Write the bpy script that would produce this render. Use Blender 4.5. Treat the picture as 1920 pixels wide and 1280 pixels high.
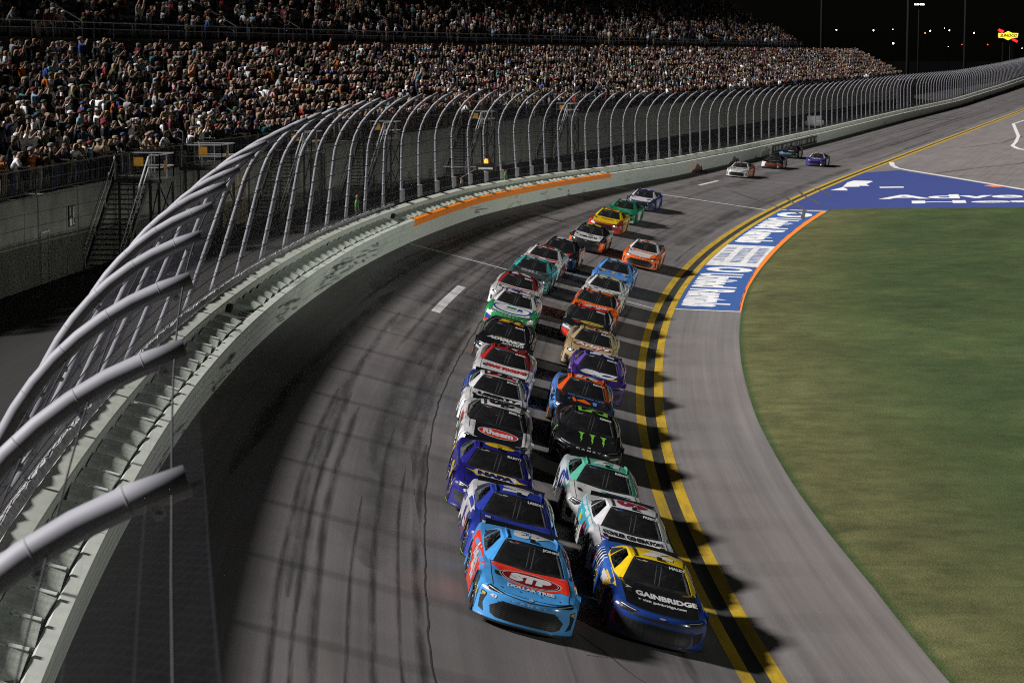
import bpy, bmesh, math, random
import numpy as np
from mathutils import Vector, Matrix

random.seed(7)
rng = np.random.default_rng(7)
for o in list(bpy.data.objects):
    bpy.data.objects.remove(o)
SC = bpy.context.scene
COL = SC.collection
R = math.radians

# ------------------------------------------------------------------ camera, sky, sun, lamps, exposure
CAM_H = 11.8
cam_d = bpy.data.cameras.new("camera")
cam = bpy.data.objects.new("camera", cam_d)
COL.objects.link(cam)
cam.location = (0, 0, CAM_H)
cam.rotation_euler = (R(90) - math.atan((640 - 97) / 4500.0), 0, 0)
cam_d.sensor_width = 36.0
cam_d.lens = 36.0 * 4500.0 / 1920.0
cam_d.clip_start = 0.5
cam_d.clip_end = 6000
cam_d.dof.use_dof = True
cam_d.dof.focus_distance = 52.0
cam_d.dof.aperture_fstop = 5.0
SC.camera = cam

SUN_EL, SUN_AZ = 38.0, 4.0          # floodlight bank on the grandstand side: light travels to +X
W = bpy.data.worlds.new("World")
SC.world = W
W.use_nodes = True
W.cycles.sampling_method = 'NONE'
nt = W.node_tree
nt.nodes.clear()
sky = nt.nodes.new("ShaderNodeTexSky")
sky.sky_type = 'NISHITA'
sky.sun_disc = False
sky.sun_elevation = R(SUN_EL)
sky.sun_rotation = R(270.0)
bgn = nt.nodes.new("ShaderNodeBackground")
bgn.inputs["Strength"].default_value = 0.00033
wo = nt.nodes.new("ShaderNodeOutputWorld")
nt.links.new(sky.outputs[0], bgn.inputs[0])
nt.links.new(bgn.outputs[0], wo.inputs[0])

sd = bpy.data.lights.new("sun", 'SUN')
sd.energy = 5.0
sd.angle = R(7.0)
sd.color = (1.0, 0.97, 0.95)
sun = bpy.data.objects.new("sun", sd)
COL.objects.link(sun)
ce = math.cos(R(SUN_EL))
SUN_DIR = Vector((ce * math.cos(R(SUN_AZ)), ce * math.sin(R(SUN_AZ)), -math.sin(R(SUN_EL))))
sun.rotation_euler = SUN_DIR.to_track_quat('-Z', 'Y').to_euler()

# low floodlights on short masts along the infield, hooded so that they light the track and its wall but not the seats
FLOOD_P = [(62, 0, 9.0), (62, 84, 9.0), (94, 168, 9.0), (124, 238, 9.0)]
FLOOD_W = [30000, 37000, 46000, 54000]
FLOOD_T = [(-7, 54), (-3, 118), (12, 190), (46, 320)]
for p, pw, tg in zip(FLOOD_P, FLOOD_W, FLOOD_T):
    ld = bpy.data.lights.new("infield_floodlight_beam", 'SPOT')
    ld.energy = pw
    ld.spot_size = R(84)
    ld.spot_blend = 0.6
    ld.shadow_soft_size = 0.035
    ld.color = (0.95, 1.0, 0.93)
    lo = bpy.data.objects.new("infield_floodlight_beam", ld)
    COL.objects.link(lo)
    lo.location = p
    lo.rotation_euler = (Vector((tg[0], tg[1], 3.0)) - Vector(p)).to_track_quat('-Z', 'Y').to_euler()

SC.render.engine = 'CYCLES'
SC.cycles.use_denoising = False
SC.cycles.use_adaptive_sampling = False
SC.cycles.filter_width = 1.05
SC.cycles.transparent_max_bounces = 48
SC.cycles.max_bounces = 6
SC.cycles.diffuse_bounces = 2
SC.cycles.glossy_bounces = 3
SC.cycles.sample_clamp_indirect = 2.0
SC.cycles.sample_clamp_direct = 12.0
SC.view_settings.view_transform = 'Standard'
SC.view_settings.look = 'None'
SC.view_settings.gamma = 1.0
SC.view_settings.use_curve_mapping = False
SC.view_settings.exposure = 0.62

# ------------------------------------------------------------------ the course of the track
MK = np.array([(-80, -.36), (10, -.14), (51, -.035), (67, .012), (83, .056), (98, .084), (119, .133), (147, .19),
               (178, .233), (212, .263), (250, .275), (900, .277)])
_Y = np.arange(-80, 1300, 1.0)
_M = np.interp(_Y, MK[:, 0], MK[:, 1])
_X = np.concatenate([[0], np.cumsum((_M[1:] + _M[:-1]) / 2)])
_X += 4.25 - np.interp(58.2, _Y, _X)
_S = np.concatenate([[0], np.cumsum(np.sqrt(1 + ((_M[1:] + _M[:-1]) / 2) ** 2))])
ZK = np.array([(-80, 3.3), (45, 3.3), (92, 3.2), (110, 3.0), (131, 2.75), (155, 2.2), (180, 1.6), (205, 1.1), (240, .8),
               (300, .75), (380, .95), (480, .95), (600, 2.0), (700, 3.2), (900, 5.5)])
TW = 12.2
def fx(t): return float(np.interp(t, _Y, _X))
def fm(t): return float(np.interp(t, _Y, _M))
def fz(t): return float(np.interp(t, ZK[:, 0], ZK[:, 1]))
def fs(t): return float(np.interp(t, _Y, _S))
def t_at(s): return float(np.interp(s, _S, _Y))
def frame(t):
    m = fm(t); n = math.hypot(m, 1)
    L = Vector((-1 / n, m / n, 0)); D = Vector((m / n, 1 / n, 0))
    s = fz(t) / TW; c = math.sqrt(1 - s * s)
    return Vector((fx(t), t, 0)), L, D, s, c
def ap_z(d):                       # apron and infield, d metres inside the yellow line
    return -.03 * min(d, 4.0)
def pt(t, q, h=0.0):               # q metres up the banking from the yellow line
    B, L, D, s, c = frame(t)
    if q < 0:
        return B + L * q + Vector((0, 0, ap_z(-q) + h))
    N = L * (-s) + Vector((0, 0, c))
    return B + L * (q * c) + Vector((0, 0, q * s)) + N * h
def off(t, o, z):                  # level offset o outside the yellow line, height z
    B, L, D, s, c = frame(t)
    return B + L * o + Vector((0, 0, z))
def near_t(x, y):
    t = y
    for _ in range(12):
        m = fm(t); n = math.hypot(m, 1)
        t += ((x - fx(t)) * m + (y - t)) / n
    m = fm(t); n = math.hypot(m, 1)
    return t, -(x - fx(t)) / n + (y - t) * m / n
def ground(x, y, h=0.0):
    t, q = near_t(x, y)
    if q >= 0:
        return pt(t, q, h)
    return Vector((x, y, ap_z(-q) + h))
P0 = math.atan((640 - 97) / 4500.0)
def seen(p):                       # used only to leave out people nobody could see
    dx, dy, dz = p[0], p[1], p[2] - CAM_H
    z = dy * math.cos(P0) - dz * math.sin(P0)
    yy = dy * math.sin(P0) + dz * math.cos(P0)
    if z < 1: return -9999, -9999, 1
    return 960 + 4500 * dx / z, 640 - 4500 * yy / z, z

# ------------------------------------------------------------------ materials
MATS = {}
def nodes_of(m):
    m.use_nodes = True
    n = m.node_tree.nodes; l = m.node_tree.links
    b = n.get("Principled BSDF")
    return n, l, b
def mat(name, col, rough=.6, metal=0.0, coat=0.0, vary=.12, scale=6.0, spec=.5, bump=0.0, bscale=60.0, emit=None, es=0.0):
    if name in MATS: return MATS[name]
    m = bpy.data.materials.new(name)
    n, l, b = nodes_of(m)
    c = tuple(col) + (1,)
    b.inputs["Base Color"].default_value = c
    b.inputs["Roughness"].default_value = rough
    b.inputs["Metallic"].default_value = metal
    b.inputs["Coat Weight"].default_value = coat
    b.inputs["Coat Roughness"].default_value = .08
    b.inputs["Specular IOR Level"].default_value = spec
    if vary > 0:
        tc = n.new("ShaderNodeTexCoord"); nz = n.new("ShaderNodeTexNoise")
        nz.inputs["Scale"].default_value = scale; nz.inputs["Detail"].default_value = 5
        l.new(tc.outputs["Object"], nz.inputs["Vector"])
        mr = n.new("ShaderNodeMapRange")
        mr.inputs["From Min"].default_value = .3; mr.inputs["From Max"].default_value = .7
        mr.inputs["To Min"].default_value = 1 - vary; mr.inputs["To Max"].default_value = 1 + vary
        l.new(nz.outputs["Fac"], mr.inputs["Value"])
        mx = n.new("ShaderNodeVectorMath"); mx.operation = 'SCALE'
        mx.inputs[0].default_value = col
        l.new(mr.outputs[0], mx.inputs["Scale"])
        l.new(mx.outputs[0], b.inputs["Base Color"])
    if bump > 0:
        tc = n.new("ShaderNodeTexCoord"); nz = n.new("ShaderNodeTexNoise")
        nz.inputs["Scale"].default_value = bscale; nz.inputs["Detail"].default_value = 4
        l.new(tc.outputs["Object"], nz.inputs["Vector"])
        bp = n.new("ShaderNodeBump"); bp.inputs["Strength"].default_value = bump; bp.inputs["Distance"].default_value = .02
        l.new(nz.outputs["Fac"], bp.inputs["Height"]); l.new(bp.outputs[0], b.inputs["Normal"])
    if emit:
        b.inputs["Emission Color"].default_value = tuple(emit) + (1,)
        b.inputs["Emission Strength"].default_value = es
        m.cycles.emission_sampling = 'NONE'
    MATS[name] = m
    return m
class G:                            # tiny node-graph helper
    def __init__(s, m):
        s.n, s.l, s.b = nodes_of(m)
    def add(s, t, **kw):
        x = s.n.new(t)
        for k, v in kw.items():
            if k in ('operation', 'blend_type', 'data_type', 'wave_type', 'bands_direction', 'wave_profile', 'layer_name'): setattr(x, k, v)
        return x
    def inp(s, sock, v):
        if isinstance(v, bpy.types.NodeSocket): s.l.new(v, sock)
        else: sock.default_value = v
    def math(s, op, a, b=0.0, c=None):
        x = s.add("ShaderNodeMath", operation=op)
        s.inp(x.inputs[0], a); s.inp(x.inputs[1], b)
        if c is not None: s.inp(x.inputs[2], c)
        return x.outputs[0]
    def mix(s, f, a, b, mode='MIX'):
        x = s.add("ShaderNodeMix", data_type='RGBA', blend_type=mode)
        s.inp(x.inputs[0], f); s.inp(x.inputs[6], a); s.inp(x.inputs[7], b)
        return x.outputs[2]
    def rng(s, v, a, b, c=0.0, d=1.0):
        x = s.add("ShaderNodeMapRange")
        s.inp(x.inputs[0], v)
        for i, q in enumerate((a, b, c, d)): x.inputs[i + 1].default_value = q
        return x.outputs[0]
    def noise(s, vec, sc, det=4, rough=.55):
        x = s.add("ShaderNodeTexNoise")
        x.inputs["Scale"].default_value = sc; x.inputs["Detail"].default_value = det; x.inputs["Roughness"].default_value = rough
        s.l.new(vec, x.inputs["Vector"])
        return x.outputs["Fac"]
    def scalev(s, vec, v):
        x = s.add("ShaderNodeVectorMath", operation='MULTIPLY')
        s.l.new(vec, x.inputs[0]); x.inputs[1].default_value = v
        return x.outputs[0]
    def uv(s):
        return s.add("ShaderNodeUVMap").outputs[0]
    def sep(s, vec):
        x = s.add("ShaderNodeSeparateXYZ"); s.l.new(vec, x.inputs[0]); return x.outputs
    def obj(s):
        return s.add("ShaderNodeTexCoord").outputs["Object"]
    def bump(s, h, st, dist=.02):
        x = s.add("ShaderNodeBump"); x.inputs["Strength"].default_value = st; x.inputs["Distance"].default_value = dist
        s.l.new(h, x.inputs["Height"]); s.l.new(x.outputs[0], s.b.inputs["Normal"])
def rgb(r, g, b): return (r, g, b, 1)

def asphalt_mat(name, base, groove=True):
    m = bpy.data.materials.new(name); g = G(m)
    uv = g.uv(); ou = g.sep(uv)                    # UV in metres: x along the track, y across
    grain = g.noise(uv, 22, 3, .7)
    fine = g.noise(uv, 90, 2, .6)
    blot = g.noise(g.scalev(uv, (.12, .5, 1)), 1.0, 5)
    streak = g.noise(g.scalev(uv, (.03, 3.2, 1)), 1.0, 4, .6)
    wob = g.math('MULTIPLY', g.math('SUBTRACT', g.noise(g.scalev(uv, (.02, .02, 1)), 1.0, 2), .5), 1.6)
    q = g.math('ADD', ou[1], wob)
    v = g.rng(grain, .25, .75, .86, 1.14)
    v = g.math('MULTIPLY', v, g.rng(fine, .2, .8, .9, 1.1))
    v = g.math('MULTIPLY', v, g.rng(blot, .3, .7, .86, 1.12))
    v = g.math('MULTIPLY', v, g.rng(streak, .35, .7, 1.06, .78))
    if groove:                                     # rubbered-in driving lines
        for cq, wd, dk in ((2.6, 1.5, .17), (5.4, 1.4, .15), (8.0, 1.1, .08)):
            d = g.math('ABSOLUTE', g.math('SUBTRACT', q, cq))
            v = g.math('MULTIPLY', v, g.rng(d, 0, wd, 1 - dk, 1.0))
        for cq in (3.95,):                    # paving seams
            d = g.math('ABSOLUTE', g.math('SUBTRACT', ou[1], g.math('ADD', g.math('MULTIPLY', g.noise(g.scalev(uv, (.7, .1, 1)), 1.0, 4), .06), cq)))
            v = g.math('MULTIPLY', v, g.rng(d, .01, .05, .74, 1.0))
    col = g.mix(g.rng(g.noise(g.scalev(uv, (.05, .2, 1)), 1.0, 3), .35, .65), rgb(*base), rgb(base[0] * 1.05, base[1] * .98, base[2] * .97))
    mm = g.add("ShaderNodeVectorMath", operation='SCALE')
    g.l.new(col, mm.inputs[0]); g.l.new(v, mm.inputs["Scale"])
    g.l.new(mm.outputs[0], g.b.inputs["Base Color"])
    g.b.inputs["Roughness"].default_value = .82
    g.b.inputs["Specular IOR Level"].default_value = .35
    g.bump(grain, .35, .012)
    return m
def paint_mat(name, base, wear=.25, wearcol=(.12, .115, .11), wsc=1.2):
    m = bpy.data.materials.new(name); g = G(m)
    uv = g.uv()
    a = g.noise(g.scalev(uv, (.35, 2.2, 1)), wsc, 7, .7)
    b2 = g.noise(uv, 28, 3, .7)
    f = g.math('MULTIPLY', g.rng(a, .45, .72, 0, 1), g.rng(b2, .35, .65, .4, 1.0))
    f = g.math('MULTIPLY', f, wear * 2)
    col = g.mix(f, rgb(*base), rgb(*wearcol))
    col = g.mix(g.rng(b2, .3, .7, 0, .14), col, rgb(*(c * .5 for c in base)))
    g.l.new(col, g.b.inputs["Base Color"])
    g.b.inputs["Roughness"].default_value = .75
    g.bump(b2, .25, .008)
    return m
def grass_mat():
    m = bpy.data.materials.new("infield_turf"); g = G(m)
    uv = g.uv(); u = g.sep(uv)                     # y = metres inside the turf edge
    big = g.noise(g.scalev(uv, (.045, .06, 1)), 1.0, 5, .6)
    mid = g.noise(g.scalev(uv, (.7, .6, 1)), 1.0, 5, .7)
    fine = g.noise(g.scalev(uv, (9, 7, 1)), 1.0, 4, .75)
    blade = g.noise(g.scalev(uv, (30, 20, 1)), 1.0, 2, .8)
    edge = g.math('ADD', u[1], g.math('MULTIPLY', g.math('SUBTRACT', mid, .5), 5.0))
    green = g.mix(g.rng(big, .35, .66), rgb(.032, .054, .018), rgb(.052, .076, .026))
    tan = g.mix(g.rng(fine, .3, .7), rgb(.165, .140, .062), rgb(.085, .084, .032))
    near_t_ = g.rng(u[0], 70, 125, 1.0, .55)
    lush = g.math('MULTIPLY', g.math('MULTIPLY', g.rng(edge, 1.6, 7.0, 1.0, 0.0), near_t_), g.rng(mid, .3, .6, .6, 1.2))
    patch = g.math('MULTIPLY', g.rng(g.noise(g.scalev(uv, (.2, .2, 1)), 1.0, 5, .65), .52, .74), g.rng(u[1], 4, 20, .42, .0))
    f = g.math('MINIMUM', g.math('MAXIMUM', lush, patch), 1.0)
    strip = g.rng(u[1], .06, .26, 1.0, 0.0)        # the mown rim stays green
    f = g.math('MULTIPLY', f, g.math('SUBTRACT', 1.0, strip))
    col = g.mix(f, green, tan)
    dirt = g.rng(g.noise(g.scalev(uv, (.3, .12, 1)), 1.0, 6, .7), .66, .76, 0, .55)
    col = g.mix(dirt, col, rgb(.05, .042, .02))
    v = g.math('MULTIPLY', g.math('MULTIPLY', g.rng(fine, .25, .75, .62, 1.38), g.rng(mid, .3, .7, .74, 1.22)), g.rng(blade, .34, .66, .5, 1.5))
    v = g.math('MULTIPLY', v, g.rng(g.noise(g.scalev(uv, (.11, .18, 1)), 1.0, 6, .7), .34, .66, .74, 1.2))
    mm = g.add("ShaderNodeVectorMath", operation='SCALE')
    g.l.new(col, mm.inputs[0]); g.l.new(v, mm.inputs["Scale"])
    g.l.new(mm.outputs[0], g.b.inputs["Base Color"])
    g.b.inputs["Roughness"].default_value = .9
    g.b.inputs["Specular IOR Level"].default_value = .15
    g.bump(blade, .6, .05)
    return m
def wall_mat(name, base, scuff=.6):
    m = bpy.data.materials.new(name); g = G(m)
    uv = g.uv(); u = g.sep(uv)
    st = g.noise(g.scalev(uv, (.22, 1.6, 1)), 1.0, 7, .72)
    st2 = g.noise(g.scalev(uv, (.05, .3, 1)), 1.0, 3)
    f = g.math('MULTIPLY', g.rng(st, .5, .66, 0, scuff), g.rng(st2, .5, .62))
    n3 = g.noise(g.scalev(uv, (2, 6, 1)), 1.0, 5)
    col = g.mix(f, rgb(*base), rgb(.035, .035, .03))
    col = g.mix(g.rng(n3, .45, .8, 0, .35), col, rgb(*(c * .6 for c in base)))
    g.l.new(col, g.b.inputs["Base Color"])
    g.b.inputs["Roughness"].default_value = .55
    g.bump(n3, .15, .01)
    return m
def mesh_mat():
    m = bpy.data.materials.new("catch_fence_wire"); g = G(m)
    uv = g.uv(); u = g.sep(uv)
    def wires(ang, pitch, wd):
        a = math.cos(ang) / pitch; b = math.sin(ang) / pitch
        s = g.math('ADD', g.math('MULTIPLY', u[0], a), g.math('MULTIPLY', u[1], b))
        f = g.math('ABSOLUTE', g.math('SUBTRACT', g.math('FRACT', s), .5))
        return g.math('LESS_THAN', f, wd / 2)
    def weave(ang, pitch):                         # share of the view the wire takes, woven at a pitch the lens can hold
        k = g.math('ADD', g.math('MULTIPLY', u[0], math.cos(ang) / pitch), g.math('MULTIPLY', u[1], math.sin(ang) / pitch))
        return g.math('GREATER_THAN', g.math('ABSOLUTE', g.math('SUBTRACT', g.math('FRACT', k), .5)), .40)
    dist = g.rng(u[0], fs(14), fs(60), 1.0, 0.0)
    dg = g.math('MAXIMUM', weave(R(62), .07), weave(R(-62), .07))
    tension = g.math('GREATER_THAN', g.math('ABSOLUTE', g.math('SUBTRACT', g.math('FRACT', g.math('MULTIPLY', u[1], 1 / .31)), .5)), .48)
    mott = g.rng(g.noise(g.scalev(uv, (1.4, .5, 1)), 1.0, 5, .7), .3, .7, .5, 1.5)
    w = g.math('MULTIPLY', g.math('ADD', g.rng(u[0], fs(15), fs(34), .055, .185), g.math('MULTIPLY', g.math('MULTIPLY', dg, dist), .05)), mott)
    w = g.math('MINIMUM', g.math('ADD', w, g.math('MULTIPLY', tension, .12)), .9)
    tr = g.add("ShaderNodeBsdfTransparent")
    g.b.inputs["Base Color"].default_value = rgb(.045, .043, .058)
    g.b.inputs["Metallic"].default_value = .2
    g.b.inputs["Roughness"].default_value = .5
    mx = g.add("ShaderNodeMixShader")
    g.l.new(w, mx.inputs[0]); g.l.new(tr.outputs[0], mx.inputs[1]); g.l.new(g.b.outputs[0], mx.inputs[2])
    g.l.new(mx.outputs[0], g.n["Material Output"].inputs[0])
    return m
def tint_glass(name, tint, gloss, film=.032):
    m = bpy.data.materials.new(name); g = G(m)
    tr = g.add("ShaderNodeBsdfTransparent"); tr.inputs[0].default_value = rgb(*tint)
    gl = g.add("ShaderNodeBsdfGlossy"); gl.inputs["Roughness"].default_value = .06; gl.inputs[0].default_value = rgb(.8, .85, .9)
    fr = g.add("ShaderNodeFresnel"); fr.inputs[0].default_value = 1.45
    mx = g.add("ShaderNodeMixShader")
    g.l.new(g.math('MULTIPLY', fr.outputs[0], gloss), mx.inputs[0])
    df = g.add("ShaderNodeBsdfDiffuse"); df.inputs[0].default_value = rgb(.55, .56, .6)     # pale film lightens the glass in place of reflections
    m2 = g.add("ShaderNodeMixShader"); g.l.new(g.rng(g.noise(g.obj(), 3.5, 5, .7), .3, .75, .012, film), m2.inputs[0])
    g.l.new(tr.outputs[0], m2.inputs[1]); g.l.new(df.outputs[0], m2.inputs[2])
    g.l.new(m2.outputs[0], mx.inputs[1]); g.l.new(gl.outputs[0], mx.inputs[2])
    g.l.new(mx.outputs[0], g.n["Material Output"].inputs[0])
    return m
def objcolor_mat(name, rough=.85, rnd=None):
    m = bpy.data.materials.new(name); g = G(m)
    oi = g.add("ShaderNodeObjectInfo")
    nz = g.noise(g.obj(), 9, 4)
    if rnd:
        cr = g.add("ShaderNodeValToRGB"); cr.color_ramp.interpolation = 'CONSTANT'
        e = cr.color_ramp.elements
        while len(e) < len(rnd): e.new(.5)
        for i, c in enumerate(rnd):
            e[i].position = i / len(rnd); e[i].color = rgb(*c)
        g.l.new(g.math('FRACT', g.math('MULTIPLY', oi.outputs["Random"], 7.13)), cr.inputs[0])
        c = cr.outputs[0]
    else:
        c = oi.outputs["Color"]
    mm = g.add("ShaderNodeVectorMath", operation='SCALE')
    g.l.new(c, mm.inputs[0]); g.l.new(g.rng(nz, .3, .7, .75, 1.2), mm.inputs["Scale"])
    g.l.new(mm.outputs[0], g.b.inputs["Base Color"])
    g.b.inputs["Roughness"].default_value = rough
    g.b.inputs["Specular IOR Level"].default_value = .2
    return m

# ------------------------------------------------------------------ mesh helpers
class MB:
    def __init__(s): s.v = []; s.f = []; s.m = []; s.uv = []
    def quad(s, a, b, c, d, mi=0, uv=None):
        i = len(s.v); s.v += [tuple(a), tuple(b), tuple(c), tuple(d)]
        s.f.append((i, i + 1, i + 2, i + 3)); s.m.append(mi); s.uv.append(uv)
    def grid(s, P, mi=0, UV=None, close=False):
        n, k = len(P), len(P[0]); i0 = len(s.v)
        for r in P: s.v += [tuple(p) for p in r]
        for a in range(n - 1):
            for b in range(k - 1 + (1 if close else 0)):
                b2 = (b + 1) % k
                s.f.append((i0 + a * k + b, i0 + a * k + b2, i0 + (a + 1) * k + b2, i0 + (a + 1) * k + b)); s.m.append(mi)
                s.uv.append([UV[a][b], UV[a][b2], UV[a + 1][b2], UV[a + 1][b]] if UV else None)
    def box(s, c, sx, sy, sz, M=None, mi=0):
        c = Vector(c); P = []
        for dz in (-.5, .5):
            for dx, dy in ((-.5, -.5), (.5, -.5), (.5, .5), (-.5, .5)):
                v = Vector((dx * sx, dy * sy, dz * sz))
                P.append(c + (M @ v if M is not None else v))
        i = len(s.v); s.v += [tuple(p) for p in P]
        for f in ((3, 2, 1, 0), (4, 5, 6, 7), (0, 1, 5, 4), (1, 2, 6, 5), (2, 3, 7, 6), (3, 0, 4, 7)):
            s.f.append(tuple(i + k for k in f)); s.m.append(mi); s.uv.append(None)
    def bar(s, a, b, w, h=None, mi=0):
        a, b = Vector(a), Vector(b); d = b - a; L = d.length
        if L < 1e-6: return
        q = d.to_track_quat('Z', 'Y').to_matrix()
        s.box((a + b) / 2, w, h or w, L, q, mi)
    def tube(s, path, r, n=8, mi=0, cap=True, UVm=False):
        path = [Vector(p) for p in path]
        rr = r if isinstance(r, (list, tuple)) else [r] * len(path)
        ref = Vector((0, 0, 1)); rings = []
        for i, p in enumerate(path):
            d = (path[min(i + 1, len(path) - 1)] - path[max(i - 1, 0)]).normalized()
            if abs(d.dot(ref)) > .98: ref = Vector((1, 0, 0)) if abs(d.x) < .9 else Vector((0, 1, 0))
            x = d.cross(ref).normalized(); y = x.cross(d).normalized()
            rings.append([p + (x * math.cos(2 * math.pi * k / n) + y * math.sin(2 * math.pi * k / n)) * rr[i] for k in range(n)])
        i0 = len(s.v)
        s.grid(rings, mi, None, True)
        if cap:
            s.f.append(tuple(i0 + k for k in range(n))[::-1]); s.m.append(mi); s.uv.append(None)
            e = i0 + (len(path) - 1) * n
            s.f.append(tuple(e + k for k in range(n))); s.m.append(mi); s.uv.append(None)
    def mesh(s, name, mats, smooth=False):
        me = bpy.data.meshes.new(name)
        me.from_pydata(s.v, [], s.f)
        for m in (mats if isinstance(mats, (list, tuple)) else [mats]): me.materials.append(m)
        me.polygons.foreach_set("material_index", s.m)
        if smooth: me.polygons.foreach_set("use_smooth", [True] * len(s.f))
        if any(u is not None for u in s.uv):
            ul = me.uv_layers.new(name="UVMap"); k = 0
            arr = []
            for f, u in zip(s.f, s.uv):
                for j in range(len(f)):
                    arr += list(u[j]) if u is not None else [0, 0]
            ul.data.foreach_set("uv", arr)
        me.update()
        return me
def link(name, data, parent=None, loc=None, rot=None):
    o = bpy.data.objects.new(name, data); COL.objects.link(o)
    if parent is not None: o.parent = parent
    if loc is not None: o.location = loc
    if rot is not None: o.rotation_euler = rot
    return o
def tag(o, label=None, cat=None, group=None, kind=None):
    if label: o["label"] = label
    if cat: o["category"] = cat
    if group: o["group"] = group
    if kind: o["kind"] = kind
    return o
def empty(name, loc=(0, 0, 0), label=None, cat=None, group=None):
    o = bpy.data.objects.new(name, None); COL.objects.link(o); o.location = loc
    o.empty_display_size = .3
    return tag(o, label, cat, group)
def build(name, mb, mats, parent=None, smooth=False):
    return link(name, mb.mesh(name, mats, smooth), parent)

# flat artwork: 2-D outlines laid on a curved surface
_txt = {}
def text2d(s, bold=.02, shear=0.0):
    k = (s, bold, shear)
    if k in _txt: return _txt[k]
    cu = bpy.data.curves.new("lettering", 'FONT')
    cu.body = s; cu.size = 1.0; cu.offset = bold; cu.resolution_u = 3; cu.shear = shear; cu.fill_mode = 'FRONT'
    ob = bpy.data.objects.new("lettering", cu); COL.objects.link(ob)
    dg = bpy.context.evaluated_depsgraph_get()
    dg.update()
    me = bpy.data.meshes.new_from_object(ob.evaluated_get(dg))
    V = np.array([v.co[:2] for v in me.vertices]) if len(me.vertices) else np.zeros((0, 2))
    Fc = [tuple(p.vertices) for p in me.polygons]
    bpy.data.objects.remove(ob); bpy.data.curves.remove(cu); bpy.data.meshes.remove(me)
    if len(V):
        mn, mx = V.min(0), V.max(0)
        V = (V - mn) / np.maximum(mx - mn, 1e-6)
    _txt[k] = (V, Fc)
    return _txt[k]
def ellipse(cx, cy, rx, ry, n=40, rot=0.0):
    return [(cx + rx * math.cos(2 * math.pi * i / n + rot), cy + ry * math.sin(2 * math.pi * i / n + rot)) for i in range(n)]
def rect(x0, y0, x1, y1): return [(x0, y0), (x1, y0), (x1, y1), (x0, y1)]
def lay(polys, mapf, step, flip=False):            # polys: list of outlines or (verts, faces)
    bm = bmesh.new()
    for p in polys:
        if isinstance(p, tuple):
            V, Fs = p
            vs = [bm.verts.new((float(x), float(y), 0)) for x, y in V]
            for f in Fs:
                try: bm.faces.new([vs[i] for i in f])
                except ValueError: pass
        else:
            try: bm.faces.new([bm.verts.new((x, y, 0)) for x, y in p])
            except ValueError: pass
    bmesh.ops.triangulate(bm, faces=bm.faces[:])
    for ax in (0, 1):
        if not bm.verts: break
        lo = min(v.co[ax] for v in bm.verts); hi = max(v.co[ax] for v in bm.verts)
        st = step[ax] if isinstance(step, (tuple, list)) else step
        k = lo + st
        while k < hi - 1e-4:
            no = Vector((1, 0, 0)) if ax == 0 else Vector((0, 1, 0))
            bmesh.ops.bisect_plane(bm, geom=bm.verts[:] + bm.edges[:] + bm.faces[:], plane_co=no * k, plane_no=no, dist=1e-6)
            k += st
    uvl = bm.loops.layers.uv.new("UVMap")
    for f in bm.faces:
        for lp in f.loops: lp[uvl].uv = lp.vert.co.xy
    for v in bm.verts: v.co = Vector(mapf(v.co.x, v.co.y))
    bmesh.ops.recalc_face_normals(bm, faces=bm.faces[:])
    return bm
def art(name, polys, mapf, m, parent=None, step=.15, up=None):
    bm = lay(polys, mapf, step)
    if up is not None:
        for f in bm.faces:
            f.normal_update()
            if f.normal.dot(up) < 0: f.normal_flip()
    me = bpy.data.meshes.new(name); bm.to_mesh(me); bm.free()
    me.materials.append(m)
    return link(name, me, parent)
def place_text(s, x0, y0, x1, y1, bold=.02, shear=0.0, rot=0):
    V, Fs = text2d(s, bold, shear)
    V = V.copy()
    if rot == 180: V = 1 - V
    if rot == 90: V = np.stack([1 - V[:, 1], V[:, 0]], 1)
    if rot == 270: V = np.stack([V[:, 1], 1 - V[:, 0]], 1)
    return (np.stack([x0 + V[:, 0] * (x1 - x0), y0 + V[:, 1] * (y1 - y0)], 1), Fs)

# ------------------------------------------------------------------ ground, track, apron, turf
def trange(a, b):
    out = []; t = a
    while t < b:
        out.append(t); t += 1.5 if t < 160 else (3 if t < 320 else 8)
    out.append(b)
    return out
def ribbon(name, ts, qf, h, m, kind=None, parent=None, label=None, cat=None):
    mb = MB(); P = []; U = []
    for t in ts:
        qs = qf(t); P.append([pt(t, q, h) for q in qs]); U.append([(fs(t), q) for q in qs])
    mb.grid(P, 0, U)
    o = build(name, mb, m, parent, True)
    if kind: o["kind"] = kind
    if label: tag(o, label, cat)
    return o
M_ASPH = asphalt_mat("banked_asphalt", (.133, .127, .127))
M_APR = asphalt_mat("apron_asphalt", (.150, .141, .138), False)
M_YEL = paint_mat("yellow_line_paint", (.47, .30, .010), .42, (.05, .045, .03))
M_BLK = paint_mat("black_line_paint", (.016, .016, .016), .2)
M_WHT = paint_mat("white_line_paint", (.62, .62, .62), .35)
M_BLUE = paint_mat("blue_ground_paint", (.018, .075, .27), .12, (.1, .1, .1))
M_NAVY = paint_mat("deep_blue_ground_paint", (.020, .040, .19), .10, (.1, .1, .1))
M_ORNG = paint_mat("orange_ground_paint", (.85, .20, .015), .1)
M_TURF = grass_mat()
def lin(a, b, n): return [a + (b - a) * i / (n - 1) for i in range(n)]

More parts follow.
